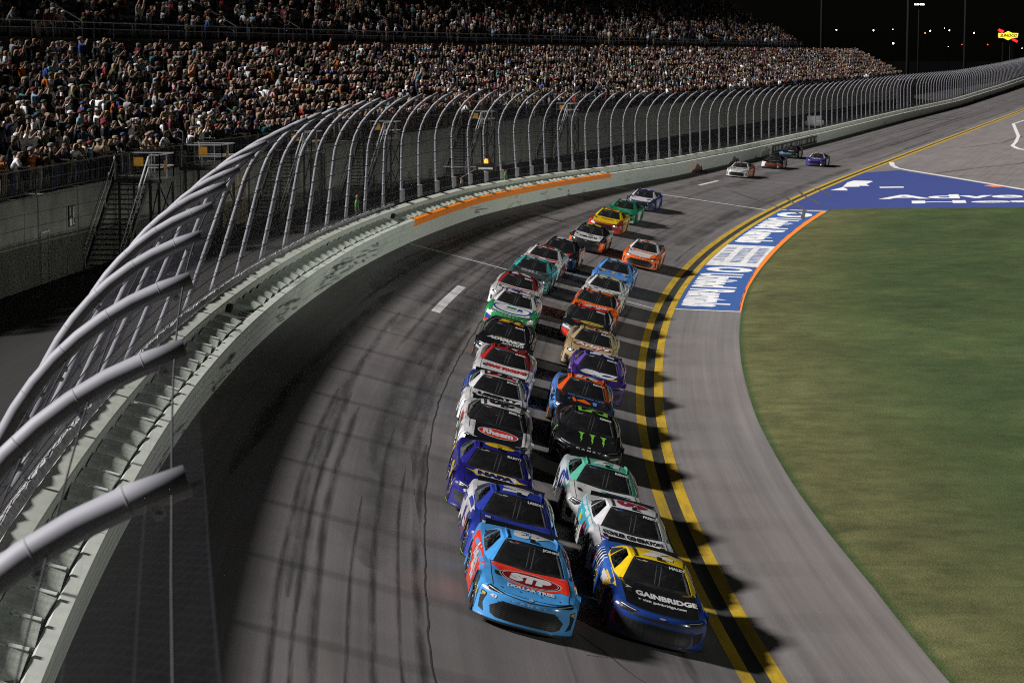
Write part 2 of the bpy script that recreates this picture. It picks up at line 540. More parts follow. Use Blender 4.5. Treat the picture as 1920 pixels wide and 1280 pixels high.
ribbon("race_track", trange(-60, 900), lambda t: lin(0, 12.3, 22), 0, M_ASPH, "structure")
QG = np.array([(-60, -4.2), (30, -3.6), (44, -3.6), (53, -3.72), (64, -3.58), (77, -3.48), (92, -3.48), (107, -3.54), (122, -3.55), (138, -3.72), (163, -3.78), (184, -3.86), (900, -3.86)])
def qg(t): return float(np.interp(t, QG[:, 0], QG[:, 1]))
ribbon("apron", trange(-60, 183), lambda t: lin(qg(t) - 1.2, 0, 8), -.001, M_APR, "structure")
# wide paved infield beyond the turf
mb = MB(); P = []; U = []
for t in trange(181.5, 900):
    B, L, D, s, c = frame(t)
    qs = [-160, -110, -70, -40, -25, -15, -9, -6, -4, -3, -2, -1, 0]
    P.append([pt(t, q, -.001) for q in qs]); U.append([(fs(t), q) for q in qs])
mb.grid(P, 0, U)
build("infield_pavement", mb, M_APR, None, True)["kind"] = "structure"
# turf
mb = MB(); P = []; U = []
rows = trange(-30, 183.2)
for t in rows:
    a = pt(t, qg(t)); a.z = 0
    k = (t + 30) / 213.2
    b = Vector((230, -60 + k * 275, 0))
    r = []; u = []
    for j, w in enumerate([0, .0015, .004, .008, .015, .03, .05, .08, .12, .18, .27, .4, .6, 1]):
        p = a.lerp(b, w)
        d = (p - a).length
        z = ap_z(max(-qg(t), .1)) + .01 + .05 * (1 - math.exp(-d / .25)) - .02 * (1 - math.exp(-d / 6))
        r.append((p.x, p.y, z)); u.append((fs(t), d))
    P.append(r); U.append(u)
mb.grid(P, 0, U)
build("infield_grass", mb, M_TURF, None, True)["kind"] = "structure"
mb = MB(); mb.quad((-1500, -300, -.9), (1800, -300, -.9), (1800, 3200, -.9), (-1500, 3200, -.9), 0, [(0, 0), (330, 0), (330, 350), (0, 350)])
build("ground", mb, mat("dark_night_ground", (.002, .002, .002), 1.0, vary=.3, scale=.05, spec=0.0))["kind"] = "structure"

# painted lines
def stripe(name, t0, t1, q0, q1, h, m, wig=0):
    return ribbon(name, trange(t0, t1), lambda t: [q0, (q0 + q1) / 2, q1], h, m, "structure")
stripe("yellow_line", -60, 900, .165, .48, .004, M_YEL)
stripe("yellow_line", -60, 900, -.48, -.165, .004, M_YEL)
stripe("black_line", -60, 900, -.17, .17, .008, M_BLK)
def cross(name, t, q0, q1, w, m, h=.004):
    mb = MB(); qs = lin(q0, q1, 14)
    mb.grid([[pt(t - w / 2, q, h) for q in qs], [pt(t + w / 2, q, h) for q in qs]], 0, [[(t, q) for q in qs], [(t + w, q) for q in qs]])
    build(name, mb, m)["kind"] = "structure"
cross("white_line", 109.4, .5, 12.1, .22, M_WHT)
cross("white_line", 179.0, .5, 12.1, .4, M_WHT)
stripe("white_dash", 88.4, 98.6, 8.1, 8.45, .004, M_WHT)
stripe("white_dash", 196, 205, 8.2, 8.5, .004, M_WHT)

# painted boxes on the apron: blue with white lettering, white panel, orange rim
T0, T1 = 110.2, 180.6
stripe("blue_painted_apron", T0 + .5, T1, -3.46, -.50, .004, M_BLUE)
ribbon("orange_painted_edge", trange(T0 + .5, T1), lambda t: [qg(t) + .01, (qg(t) - 3.40) / 2, -3.40], .004, M_ORNG, "structure")
cross("white_line", T0 + .3, -3.5, -.5, .28, M_WHT)
cross("white_line", T1 + .35, -3.8, -.5, .6, M_WHT)
stripe("white_painted_panel", 133.6, 147.9, -3.45, -.52, .008, M_WHT)
cross("blue_line", T0 + .62, -3.4, -.5, .12, M_BLUE, .006)
def amap(h): return lambda t, q: pt(t, q, h)
M_WHT2 = paint_mat("white_lettering_paint", (.70, .70, .70), .12)
def gword(s, ta, tb, q0, q1, bold):
    # letters run towards the near end, their feet towards the yellow line
    V, Fs = text2d(s, bold)
    P2 = np.stack([ta + V[:, 0] * (tb - ta), q0 + V[:, 1] * (q1 - q0)], 1)
    art("ground_lettering", [(P2, Fs)], lambda t, q: pt(t, q, .008), M_WHT2, None, (1.2, .6), Vector((0, 0, 1)))["kind"] = "structure"
gword("O", 132.9, 129.9, -.74, -3.3, .06)
gword("United Rentals", 129.0, 112.0, -.66, -2.95, .05)
gword("O", 178.6, 173.4, -.74, -3.3, .06)
gword("United Rentals", 172.3, 150.0, -.66, -2.95, .05)
for j, q in enumerate((-1.0, -1.98, -2.95)):       # three rows of short blue strokes on the white panel
    k = 136.0
    bars = []
    while k < 145.8:
        w = random.choice((.35, .5, .7))
        if random.random() < .85: bars.append(rect(k, q - .3, k + w * .55, q + .3))
        k += w + .15
    art("ground_lettering", bars, lambda t, q2: pt(t, q2, .012), M_BLUE, None, (3, 1), Vector((0, 0, 1)))["kind"] = "structure"

# blue paved pocket with white lettering, white edge line
def gmap(h): return lambda x, y: ground(x, y, h)
blue = []
for t in lin(181.4, 236.5, 14):
    p = pt(t, -.52); blue.append((p.x, p.y))
blue += [(39.2, 243.0), (41.6, 228.5), (44.3, 207.5), (47.5, 188), (49, 180), (40.3, 184), (30.9, 183.0), (26.4, 182.4)]
art("blue_painted_pavement", [blue], gmap(.006), M_NAVY, None, 4, Vector((0, 0, 1)))["kind"] = "structure"
wl = [(40.6, 259), (39.6, 252), (39.3, 247), (39.9, 243), (41.8, 228.7), (44.5, 207.5), (47.7, 186), (52, 150)]
wl2 = [(x + .55, y) for x, y in wl]
art("white_line", [wl + wl2[::-1]], gmap(.010), M_WHT, None, 4, Vector((0, 0, 1)))["kind"] = "structure"
wl = [(95, 440), (83, 400), (71.5, 341), (66.3, 318), (63.6, 307), (62.6, 300), (62.2, 296), (62.6, 291), (64, 287), (70, 275)]
wl2 = [(x + .7, y + 1) for x, y in wl]
art("white_line", [wl + wl2[::-1]], gmap(.010), M_WHT, None, 4, Vector((0, 0, 1)))["kind"] = "structure"
art("orange_painted_mark", [[(42.3, 215.3), (43.3, 216.5), (43.9, 213.5), (42.7, 213)]], gmap(.012), M_ORNG, None, 2, Vector((0, 0, 1)))["kind"] = "structure"
def bword(s, o, ux, uy, w, hgt, bold=.03):
    V, Fs = text2d(s, bold)
    ux = Vector(ux).normalized(); uy = Vector(uy).normalized()
    P2 = np.array([[o[0] + ux.x * a * w + uy.x * b * hgt, o[1] + ux.y * a * w + uy.y * b * hgt] for a, b in V])
    art("ground_lettering", [(P2, Fs)], gmap(.012), M_WHT2, None, 3, Vector((0, 0, 1)))["kind"] = "structure"
bword("Advent", (29.8, 195.2, 0), (1, .17, 0), (.16, 1, 0), 17.5, 5.6)
bword("Health", (31.6, 189.6, 0), (1, .17, 0), (.16, 1, 0), 18.5, 3.5)
# small emblem beside the yellow line: a white cluster with a short rule
lx = [(27.4, 206.5), (29.0, 211), (30.6, 219), (31.6, 222), (33.6, 222.4), (32.0, 217), (31.8, 211), (30.2, 207)]
art("ground_lettering", [lx, [(32.4, 211.4), (34.6, 211.9), (34.8, 213.6), (32.6, 213.1)]], gmap(.012), M_WHT2, None, 3, Vector((0, 0, 1)))["kind"] = "structure"

# skid marks, cracks and rubber streaks, soft dark streaks
M_SKID = paint_mat("tyre_rubber_mark", (.05, .048, .047), .5, (.12, .115, .11), 2.0)
M_FAINT = paint_mat("faint_rubber_mark", (.105, .098, .096), .5, (.15, .14, .138), 2.0)
M_CRK = mat("track_crack", (.014, .012, .012), .9, vary=.2)
def trail(name, pts, w, m, h):
    mb = MB(); P = [[], []]; U = [[], []]
    for i, (t, q) in enumerate(pts):
        ww = w * (.75 + .5 * random.random()) * (.35 if i in (0, len(pts) - 1) else 1)
        for k, sg in ((0, -1), (1, 1)):
            P[k].append(pt(t, q + sg * ww / 2, h)); U[k].append((t, q + sg * ww))
    mb.grid(P, 0, U)
    build(name, mb, m)["kind"] = "structure"
def curve(p, n=30, jit=0.0):
    p = np.array(p, float); s = np.linspace(0, len(p) - 1, n)
    return [(float(np.interp(x, range(len(p)), p[:, 0])) , float(np.interp(x, range(len(p)), p[:, 1])) + random.gauss(0, jit)) for x in s]
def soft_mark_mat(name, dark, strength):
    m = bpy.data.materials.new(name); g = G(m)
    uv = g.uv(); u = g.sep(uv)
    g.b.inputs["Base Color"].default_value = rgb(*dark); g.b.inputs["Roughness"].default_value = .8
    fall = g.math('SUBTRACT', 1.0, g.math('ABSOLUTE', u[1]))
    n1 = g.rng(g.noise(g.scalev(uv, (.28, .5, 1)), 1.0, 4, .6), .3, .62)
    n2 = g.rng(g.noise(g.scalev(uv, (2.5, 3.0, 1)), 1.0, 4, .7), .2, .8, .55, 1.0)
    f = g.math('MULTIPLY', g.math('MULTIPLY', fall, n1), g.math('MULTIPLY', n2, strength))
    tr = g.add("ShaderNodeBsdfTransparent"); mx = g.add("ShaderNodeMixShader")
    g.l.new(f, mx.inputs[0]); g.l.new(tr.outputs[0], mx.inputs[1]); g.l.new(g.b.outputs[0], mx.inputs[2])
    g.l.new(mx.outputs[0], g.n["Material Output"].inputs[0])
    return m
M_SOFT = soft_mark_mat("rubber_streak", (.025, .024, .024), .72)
M_SOFT2 = soft_mark_mat("dark_soft_streak", (.02, .019, .019), 1.0)
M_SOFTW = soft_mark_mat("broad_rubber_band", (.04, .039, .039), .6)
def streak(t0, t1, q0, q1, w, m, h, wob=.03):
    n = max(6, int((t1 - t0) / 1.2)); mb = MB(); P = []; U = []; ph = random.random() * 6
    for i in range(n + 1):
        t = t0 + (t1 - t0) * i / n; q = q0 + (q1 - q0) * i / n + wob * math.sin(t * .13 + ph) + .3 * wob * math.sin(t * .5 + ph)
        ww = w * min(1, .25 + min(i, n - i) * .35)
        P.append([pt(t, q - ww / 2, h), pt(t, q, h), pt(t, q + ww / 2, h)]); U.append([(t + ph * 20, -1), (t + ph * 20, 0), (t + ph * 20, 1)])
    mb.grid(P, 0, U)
    build("track_streak", mb, m)["kind"] = "structure"
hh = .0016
for q0, w, t1 in ((9.33, .20, 66), (8.6, .24, 64), (7.62, .20, 62), (6.78, .26, 61), (9.0, .14, 58), (8.1, .12, 52), (7.15, .12, 57)):  # soft dark lengthwise streaks at fixed offsets up the banking
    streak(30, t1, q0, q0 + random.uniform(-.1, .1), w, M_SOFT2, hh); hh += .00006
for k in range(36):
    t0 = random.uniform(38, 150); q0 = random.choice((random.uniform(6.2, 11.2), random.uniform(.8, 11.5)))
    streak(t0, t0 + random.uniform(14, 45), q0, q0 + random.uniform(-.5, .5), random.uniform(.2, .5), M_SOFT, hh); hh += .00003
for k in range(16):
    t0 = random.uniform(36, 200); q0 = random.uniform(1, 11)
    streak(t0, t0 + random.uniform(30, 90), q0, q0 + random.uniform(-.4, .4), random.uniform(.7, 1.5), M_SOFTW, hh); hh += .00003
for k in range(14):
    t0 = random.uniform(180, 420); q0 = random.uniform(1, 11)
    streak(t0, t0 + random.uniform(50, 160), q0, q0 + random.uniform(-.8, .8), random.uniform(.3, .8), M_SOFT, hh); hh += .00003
# long seam that wanders beside the outer line of cars
seam = []
for t in np.arange(33, 101, .55):
    q = 6.58 + .03 * math.sin(t * .21) + .012 * math.sin(t * 1.3)
    seam.append((t, q + random.gauss(0, .009)))
trail("pavement_crack", seam, .032, M_CRK, .005)
for c in ([(44.2, 3.6), (43.2, 3.2), (42.7, 3.05), (41.6, 2.6), (41.2, 2.1)], [(42.9, 3.1), (42.6, 3.6)], [(43.1, 3.15), (43.0, 3.7), (43.1, 4.1)],
          [(60.5, 3.9), (59.6, 3.4), (59.8, 2.9), (58.8, 2.6)], [(69.6, 3.6), (69.0, 3.1), (68.2, 3.0)]):
    trail("pavement_crack", curve(c, 14, .03), .035, M_CRK, .005)
for c, w in (([(193, 5.2), (189, 3.2), (186, 1.6), (183.2, .2), (180, -1.4), (176, -2.6)], .28), ([(196, 1.4), (191, .2), (186, -1.1), (181, -2.2), (172, -3.0)], .26),
             ([(204, 1.3), (199, .2), (193, -1.4), (188, -2.6)], .30), ([(208, .3), (204, -1.0), (199, -2.3)], .26)):
    trail("tyre_mark", curve(c, 26), w, M_SKID, .0145)
for k in range(16):                                # faint marks across the racing surface
    t0 = random.uniform(45, 130); q0 = random.uniform(1, 11)
    trail("tyre_mark", curve([(t0, q0), (t0 + random.uniform(5, 12), q0 + random.uniform(-.6, .6))], 12, .01), .10, M_FAINT, .0025 + .0001 * k)
for c in ():
    trail("tyre_mark", curve(c, 16, .02), .035, M_FAINT, .004)
for c, w in (([(238, -7), (250, -10), (262, -14), (285, -18)], .5), ([(262, -20), (270, -27), (290, -30), (330, -28)], .5), ([(300, -4), (320, -8), (345, -9)], .4), ([(236, -6), (234, -9), (240, -16)], .4)):
    trail("tyre_mark", curve(c, 22), w, M_SKID, .004)

# ------------------------------------------------------------------ outer wall: energy-absorbing barrier, foam wedges, concrete wall
M_SAFE = wall_mat("white_barrier_paint", (.60, .63, .57), .85)
M_CONC = wall_mat("weathered_wall_paint", (.50, .52, .46), .5)
M_ORST = mat("orange_band_paint", (.95, .26, .015), .5, vary=.08)
M_FOAM = mat("grey_foam", (.50, .54, .47), .9, vary=.25, scale=4, bump=.3, bscale=25)
M_DARK = mat("dark_gap", (.01, .01, .01), .9, vary=0)
M_STEEL = mat("galvanised_steel", (.34, .335, .36), .45, metal=.35, vary=.12, scale=3)
BH = 1.07
bar_root = empty("crash_barrier", pt(60, 12.3), "white steel energy-absorbing crash barrier along the outer edge of the banking", "crash barrier")
Minv = Matrix.Translation(bar_root.location).inverted()
def loc(root, p): return Vector(p) - root.location
joints = [-40, 8, 37.6, 68.1, 68.55, 106.4, 109.9, 177.6, 178.9, 196.5, 256.7, 289, 420, 422, 560, 760]
def wall_piece(name, t0, t1, q0, q1, h0, h1, m, root, gap=.02, bev=.03):
    mb = MB(); P = []; U = []
    ts = trange(t0 + gap, t1 - gap)
    prof = [(q0, h0), (q0, h1 - bev), (q0 + bev, h1), (q1 - bev, h1), (q1, h1 - bev), (q1, h0)]
    dist = [0]
    for a, b in zip(prof[:-1], prof[1:]): dist.append(dist[-1] + math.hypot(a[0] - b[0], a[1] - b[1]))
    for t in ts:
        P.append([loc(root, pt(t, q, h)) for q, h in prof]); U.append([(fs(t), d) for d in dist])
    mb.grid(P, 0, U)
    for r, fl in ((P[0], False), (P[-1], True)):
        i = len(mb.v); mb.v += [tuple(p) for p in r]; f = tuple(range(i, i + len(r)))
        mb.f.append(f if not fl else f[::-1]); mb.m.append(0); mb.uv.append(None)
    return build(name, mb, m, root)
for a, b in zip(joints[:-1], joints[1:]):
    wall_piece("barrier_panel", a, b, 12.2, 12.46, .0, BH, M_SAFE, bar_root)
    if a > 0 and a < 300:
        wall_piece("joint_strip", a - .021, a + .021, 12.215, 12.44, .0, BH - .015, M_DARK, bar_root, 0, .005)
wall_piece("orange_band", 109.95, 177.55, 12.192, 12.47, BH - .31, BH + .006, M_ORST, bar_root)
# horizontal tube seams on the face of the near panels (square steel tubes stacked)
for hh in (.27, .53, .80):
    mb = MB(); P = []
    for t in trange(9, 109): P.append([loc(bar_root, pt(t, 12.196, hh - .006)), loc(bar_root, pt(t, 12.196, hh + .006))])
    mb.grid(P); build("tube_seam", mb, mat("seam_grime", (.30, .31, .28), .8, vary=.4), bar_root)
# rubbed and scraped patches on the face of the barrier
M_SCRP = soft_mark_mat("barrier_scrape", (.03, .03, .027), 1.0)
for t0, t1, h0, n in ((46, 54, .25, 6), (57, 63.5, .30, 9), (72, 79, .35, 9), (82, 100, .40, 26), (124, 134, .4, 3), (150, 162, .5, 3)):
    for k in range(n):
        a = random.uniform(t0, t1 - .6); b = min(t1, a + random.uniform(.8, 4.5)); h = random.uniform(h0 - .15, h0 + .45); w = random.uniform(.03, .11)
        mb = MB(); P = []; U = []
        for i in range(7):
            t = a + (b - a) * i / 6; hh2 = h - .02 * i
            P.append([loc(bar_root, pt(t, 12.188 - .0004 * k, hh2 + sg * w * (.3 if i in (0, 6) else 1))) for sg in (-1, 0, 1)]); U.append([(t * 3, -1), (t * 3, 0), (t * 3, 1)])
        mb.grid(P, 0, U); build("scrape", mb, M_SCRP, bar_root)["kind"] = "stuff"
# foam wedges behind the barrier, one by one
mbw = MB()
prof = [(-.60, 0), (.56, 0), (.60, .30), (.59, .62), (.5, .66), (.2, .66), (-.1, .65), (-.45, .625), (-.57, .60)]
for z in (.0, .86):
    pass
P = []
for y in (-.31, -.1, .12, .31):
    P.append([(x * (1.0 if y < .2 else .9), y, z * (1 if y > -.3 else .96)) for x, z in prof])
mbw.grid(P, 0, None, True)
for r, fl in ((P[0], 0), (P[-1], 1)):
    i = len(mbw.v); mbw.v += [tuple(p) for p in r]; f = tuple(range(i, i + len(r))); mbw.f.append(f[::-1] if fl else f); mbw.m.append(0); mbw.uv.append(None)
foam_me = mbw.mesh("foam_wedge", M_FOAM, False)
M_TAPE = mat("pale_strap", (.62, .63, .62), .6, vary=.1)
mbt = MB(); mbt.box((.50, -.17, .672), .16, .26, .012); mbt.box((.50, .03, .672), .16, .08, .012)
strap_me = mbt.mesh("strap", M_TAPE)
t = 8.5; nf = 0
while t < 178 and nf < 290:
    B, L, D, s, c = frame(t)
    if not (66.9 < t < 68.9 or 107.4 < t < 110.2):
        p = pt(t, 12.80, .47)
        N = L * (-s) + Vector((0, 0, c)); Lb = L * c + Vector((0, 0, s))
        Mx = Matrix((D, Lb, N)).transposed() @ Matrix.Rotation(random.uniform(-.09, .09), 3, 'Z')
        o = link("foam_wedge", foam_me, bar_root); o.matrix_local = Matrix.Translation(loc(bar_root, p)) @ Mx.to_4x4()
        if t < 70 and random.random() < .8:
            st = link("strap", strap_me, o)
        nf += 1
    t += 1.5
for ta in (67.9, 108.8):                            # steel connection boxes at the joints
    mb = MB(); B, L, D, s, c = frame(ta)
    N = L * (-s) + Vector((0, 0, c)); Lb = L * c + Vector((0, 0, s)); Mx = Matrix((D, Lb, N)).transposed()
    mb.box(loc(bar_root, pt(ta, 12.80, .98)), 1.5, .66, .10, Mx)
    for k in (-.25, .25): mb.box(loc(bar_root, pt(ta + k, 12.62, 1.035)), .14, .30, .012, Mx, 1)
    mb.box(loc(bar_root, pt(ta - .2, 13.05, 1.12)), .5, .12, .22, Mx, 1)
    build("joint_plate", mb, [M_TAPE, M_DARK], bar_root)
conc = empty("concrete_wall", pt(60, 13.3), "pale concrete retaining wall behind the foam wedges, carrying the fence posts", "concrete wall")
cj = [-40, 20, 50, 80, 110, 140, 170, 200, 240, 290, 350, 420, 500, 600, 760]
for a, b in zip(cj[:-1], cj[1:]):
    wall_piece("wall_section", a, b, 13.14, 13.52, -.3, 1.33, M_CONC, conc, .015)
# long dark painted advertisement on the barrier with pale block marks
adr = empty("wall_banner", pt(275, 12.2), "long black banner with pale blocks on the barrier beside the far cars", "banner")
mb = MB(); P = []
for t in trange(257.3, 290): P.append([loc(adr, pt(t, 12.185, h)) for h in (.03, .5, .92)])
mb.grid(P); build("banner_sheet", mb, mat("banner_black", (.02, .021, .02), .5, vary=.2), adr)
mb = MB(); k = 258.5
while k < 289:
    w = random.choice((.7, 1.2, 1.9))
    mb.quad(*[loc(adr, pt(k + a * w, 12.178, h)) for a, h in ((0, .28), (1, .28), (1, .74), (0, .74))]); k += w + random.choice((.5, .8, 1.6))
build("banner_marks", mb, mat("banner_pale", (.30, .31, .28), .6, vary=.3), adr)

# ------------------------------------------------------------------ catch fence
fence = empty("catch_fence", pt(60, 13.9, 1.3), "tall steel catch fence of curved posts and wire mesh above the outer wall", "catch fence")
OT = np.array([(-10, 9.2), (13, 9.3), (30, 9.5), (50, 9.72), (64, 10.0), (74, 10.3), (110, 11.2), (150, 11.9), (215, 12.15), (900, 12.2)])
ZT = np.array([(-10, 6.4), (13, 6.4), (44, 6.4), (54, 6.5), (75, 6.65), (110, 6.85), (153, 7.03), (182, 7.2), (900, 7.2)])
def post_curve(t, n=15, back=0.0):
    zb = fz(t); s = zb / TW; c = math.sqrt(1 - s * s)
    ob = 13.75 * c - 1.25 * s + .1 + back; z0 = zb + 13.75 * s - zb * 1.0 + 1.25 * c
    z0 = 13.75 * s + 1.25 * c
    ot = float(np.interp(t, OT[:, 0], OT[:, 1])); zt = zb + float(np.interp(t, ZT[:, 0], ZT[:, 1]))
    p0 = Vector((ob, z0)); tip = Vector((ot, zt))
    al0 = R(float(np.interp(t, [40, 75, 150, 900], [75, 74, 66, 64]))); Rr = 2.75
    cen = tip - Vector((math.cos(al0), math.sin(al0))) * Rr
    best = None
    for k in range(120):                           # the arc runs down until its tangent meets the foot
        al = al0 - R(k * .75); p = cen + Vector((math.cos(al), math.sin(al))) * Rr; d = Vector((math.sin(al), -math.cos(al)))
        e = (p0 - p); er = abs(d.x * e.y - d.y * e.x)
        if e.dot(d) > 0 and (best is None or er < best[0]): best = (er, al)
    al1 = best[1]
    raw = [cen + Vector((math.cos(al0 + (al1 - al0) * i / 14), math.sin(al0 + (al1 - al0) * i / 14))) * Rr for i in range(15)]
    raw = [p0 + (raw[-1] - p0) * f for f in (0, .2, .4, .6, .8)] + raw[::-1]
    cum = [0]
    for u_, v_ in zip(raw[:-1], raw[1:]): cum.append(cum[-1] + (v_ - u_).length)
    xs = [p.x for p in raw]; ys = [p.y for p in raw]
    return [Vector((float(np.interp(cum[-1] * i / (n - 1), cum, xs)), float(np.interp(cum[-1] * i / (n - 1), cum, ys)))) for i in range(n)]
def post_pts(t, n=15, back=0.0): return [off(t, b.x, b.y) for b in post_curve(t, n, back)]
post_ts = [12.9 + 5.12 * k for k in range(-2, 27)]
while post_ts[-1] < 745:
    post_ts.append(post_ts[-1] + 5.1 / math.hypot(1, fm(post_ts[-1])))
M_POST = mat("fence_post_grey", (.225, .225, .255), .6, metal=0, vary=.14, scale=2.5)
M_RING = mat("post_joint", (.21, .21, .225), .7, vary=.1)
M_CLMP = mat("pale_clamp", (.55, .54, .56), .5, vary=.15)
M_WIRE = mesh_mat()
M_CABL = mat("dark_wire_rope", (.05, .05, .055), .6, metal=.3, vary=.1)
CW = [.03, .10, .18, .27, .36, .46, .56, .66, .76, .86, .97]   # wire ropes, share of the post's length
post_objs = []
for t in post_ts:
    near = t < 95
    path = [loc(fence, p) for p in post_pts(t, 22 if near else 11)]
    mb = MB(); mb.tube(path, .082 if t < 40 else .074, 14 if near else 6)
    po = build("post", mb, M_POST, fence, True)
    post_objs.append(po)
    if t < 62:
        mb = MB(); L_ = len(path)
        for w in np.arange(.10, .99, .085):
            f = w * (L_ - 1); i = int(f); a = path[i].lerp(path[i + 1], f - i); d = (path[i + 1] - path[i]).normalized()
            mb.tube([a - d * .006, a + d * .006], .0832 if t < 40 else .0755, 14)
        build("post_joint", mb, M_RING, po, True)["kind"] = "stuff"
        mb = MB()
        for w in CW:
            f = min(w * (L_ - 1), L_ - 1.01); i = int(f); a = path[i].lerp(path[i + 1], f - i); d = (path[i + 1] - path[i]).normalized()
            B, L, D, s, c = frame(t)
            nrm = d.cross(D).normalized()
            if nrm.dot(L) > 0: nrm = -nrm
            mb.bar(a + nrm * .06, a + nrm * .13, .035, .06)
            mb.bar(a + nrm * .12 - D * .07, a + nrm * .12 + D * .07, .035, .03)
        build("clamp", mb, M_CLMP, po)["kind"] = "stuff"
    elif t < 300:
        mb = MB(); L_ = len(path)                   # dark collars where the ropes cross
        for w in CW[1:8]:
            f = min(w * (L_ - 1), L_ - 1.01); i = int(f); a = path[i].lerp(path[i + 1], f - i); d = (path[i + 1] - path[i]).normalized()
            mb.tube([a - d * .045, a + d * .045], .085, 6)
        build("clamp", mb, M_RING, po, True)["kind"] = "stuff"
    if 112 < t < 240:                               # foot plate box at each post
        mb = MB(); p = pt(t - .55, 13.78, 1.62); B, L, D, s, c = frame(t)
        mb.box(loc(fence, p), .8, .10, .55, Matrix((D, L, Vector((0, 0, 1)))).transposed())
        build("foot_plate", mb, mat("grey_plate", (.20, .20, .21), .6, vary=.2), po)
rope_ts = trange(2, 745)
for w in CW:
    path = []
    for t in rope_ts:
        c = post_curve(t, 23); f = min(w * 22, 21.99); i = int(f); b = c[i].lerp(c[i + 1], f - i)
        path.append(loc(fence, off(t, b.x - .10, b.y)))
    mb = MB(); mb.tube(path, [min(.012, .003 + .00022 * max(0, t)) for t in rope_ts], 4); build("wire_rope", mb, M_CABL, fence)
seg = [2.66] + [t for t in post_ts if t > 3]
for a, b in zip(seg[:-1], seg[1:]):
    mb = MB(); P = []; U = []
    for t in lin(a, b, 4):
        c = post_curve(t, 16); row = []; ur = []; d = 0; pv = None
        for k, bb in enumerate(c):
            if pv is not None: d += (bb - pv).length
            pv = bb
            row.append(loc(fence, off(t, bb.x - .085, bb.y))); ur.append((fs(t), d))
        P.append(row); U.append(ur)
    mb.grid(P, 0, U)
    build("mesh_panel", mb, M_WIRE, fence, True)
# pale folded skirt of mesh along the foot of the near fence
mb = MB(); P = []
for i, t in enumerate(np.arange(14, 112, .35)):
    P.append([loc(fence, pt(t, 13.53 + .03 * random.random(), 1.345)), loc(fence, pt(t, 13.60 + .05 * random.random(), 1.40 + .06 * random.random())), loc(fence, pt(t, 13.70, 1.36 + .05 * random.random()))])
mb.grid(P); sk = build("mesh_skirt", mb, mat("bundled_wire", (.33, .33, .34), .6, vary=.6, scale=9, bump=.8, bscale=30), fence)

# caution light box on its arm, mounted on the fence
sb = empty("signal_box", off(139.6, 13.0, 5.05), "black signal box with an orange beacon on a bracket at the catch fence", "signal box")
B, L, D, s, c = frame(139.6)
Mx = Matrix((D, L, Vector((0, 0, 1)))).transposed()
mb = MB(); mb.box((0, 0, 0), .45, 1.15, .42, Mx); build("housing", mb, mat("matt_black", (.012, .012, .012), .5, vary=.1), sb)
mb = MB(); mb.box(Vector((0, 0, -.08)) - D * .232, .01, .85, .12, Mx); build("lettering_strip", mb, mat("pale_strip", (.6, .6, .6), .5, vary=.3, scale=25), sb)
mb = MB(); mb.tube([(0, 0, .21), (0, 0, .25), (0, 0, .40), (0, 0, .46), (0, 0, .48)], [.12, .115, .11, .08, .01], 12)
M_BCN = mat("lit_orange_lens", (.9, .3, .02), .3, vary=0, emit=(1, .35, .04), es=1.1)
build("beacon", mb, M_BCN, sb, True)
mb = MB(); mb.bar(L * .5, L * 2.6, .05); mb.bar(L * .6 + Vector((0, 0, -.1)), L * 1.6 + Vector((0, 0, -.7)), .035); build("bracket", mb, M_STEEL, sb)

# ------------------------------------------------------------------ grandstand
ST0, ST1 = 70.0, 497.0
SO, SZ = 25.1, 6.0
NR, RISE, TREAD = 9, .565, 1.10
M_SCON = mat("stand_concrete", (.17, .17, .152), .85, vary=.22, scale=.8, bump=.15, bscale=20)
M_SCON2 = mat("dark_stand_concrete", (.12, .12, .115), .9, vary=.25, scale=1.0)
M_SEAT = mat("dark_seat", (.05, .055, .07), .6, vary=.2)
M_RAIL = mat("handrail_grey", (.42, .42, .43), .4, metal=.3, vary=.1)
M_RAILD = mat("dark_rail", (.06, .06, .065), .5, vary=.15)
stand = empty("grandstand", off(110, SO, 2.3), "huge packed grandstand with a dark upper deck along the outside of the track", "grandstand")
def srange(a, b, st=3.0):
    n = max(2, int((b - a) / st) + 1); return lin(a, b, n)
def sweep(name, ts, prof, m, parent, uvs=True):
    mb = MB(); P = []; U = []
    d = [0]
    for a, b in zip(prof[:-1], prof[1:]): d.append(d[-1] + math.hypot(a[0] - b[0], a[1] - b[1]))
    for t in ts:
        P.append([loc(parent, off(t, o, z)) for o, z in prof]); U.append([(fs(t), x) for x in d])
    mb.grid(P, 0, U)
    return build(name, mb, m, parent)
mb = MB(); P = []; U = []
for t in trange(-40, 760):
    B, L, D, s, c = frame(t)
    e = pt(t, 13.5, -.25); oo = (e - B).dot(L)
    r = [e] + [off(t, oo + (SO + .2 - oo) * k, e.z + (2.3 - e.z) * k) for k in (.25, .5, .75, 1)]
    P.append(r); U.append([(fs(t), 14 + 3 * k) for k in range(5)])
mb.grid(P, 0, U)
build("walkway", mb, asphalt_mat("walkway_asphalt", (.012, .0118, .0115), False), None, True)["kind"] = "structure"  # near-black base colour carries the shade over the walkway
tt = ST0
while tt < ST1 - 1:
    e = min(tt + (6.0 if tt < 220 else 14.0), ST1)
    sweep("wall_panel", srange(tt + .02, e - .02), [(SO, 2.2), (SO, 5.93), (SO + .03, 6.0), (SO + .4, 6.0)], M_SCON, stand)
    tt = e
sweep("wall_core", srange(ST0, ST1), [(SO + .05, 2.1), (SO + .05, 5.9)], M_DARK, stand)
for hz in (2.9, 3.5, 4.1, 4.7, 5.3):               # block courses
    sweep("block_joint", srange(ST0, 240), [(SO - .004, hz - .012), (SO - .004, hz + .012)], mat("block_joint_grey", (.2, .2, .185), .9, vary=.2), stand)
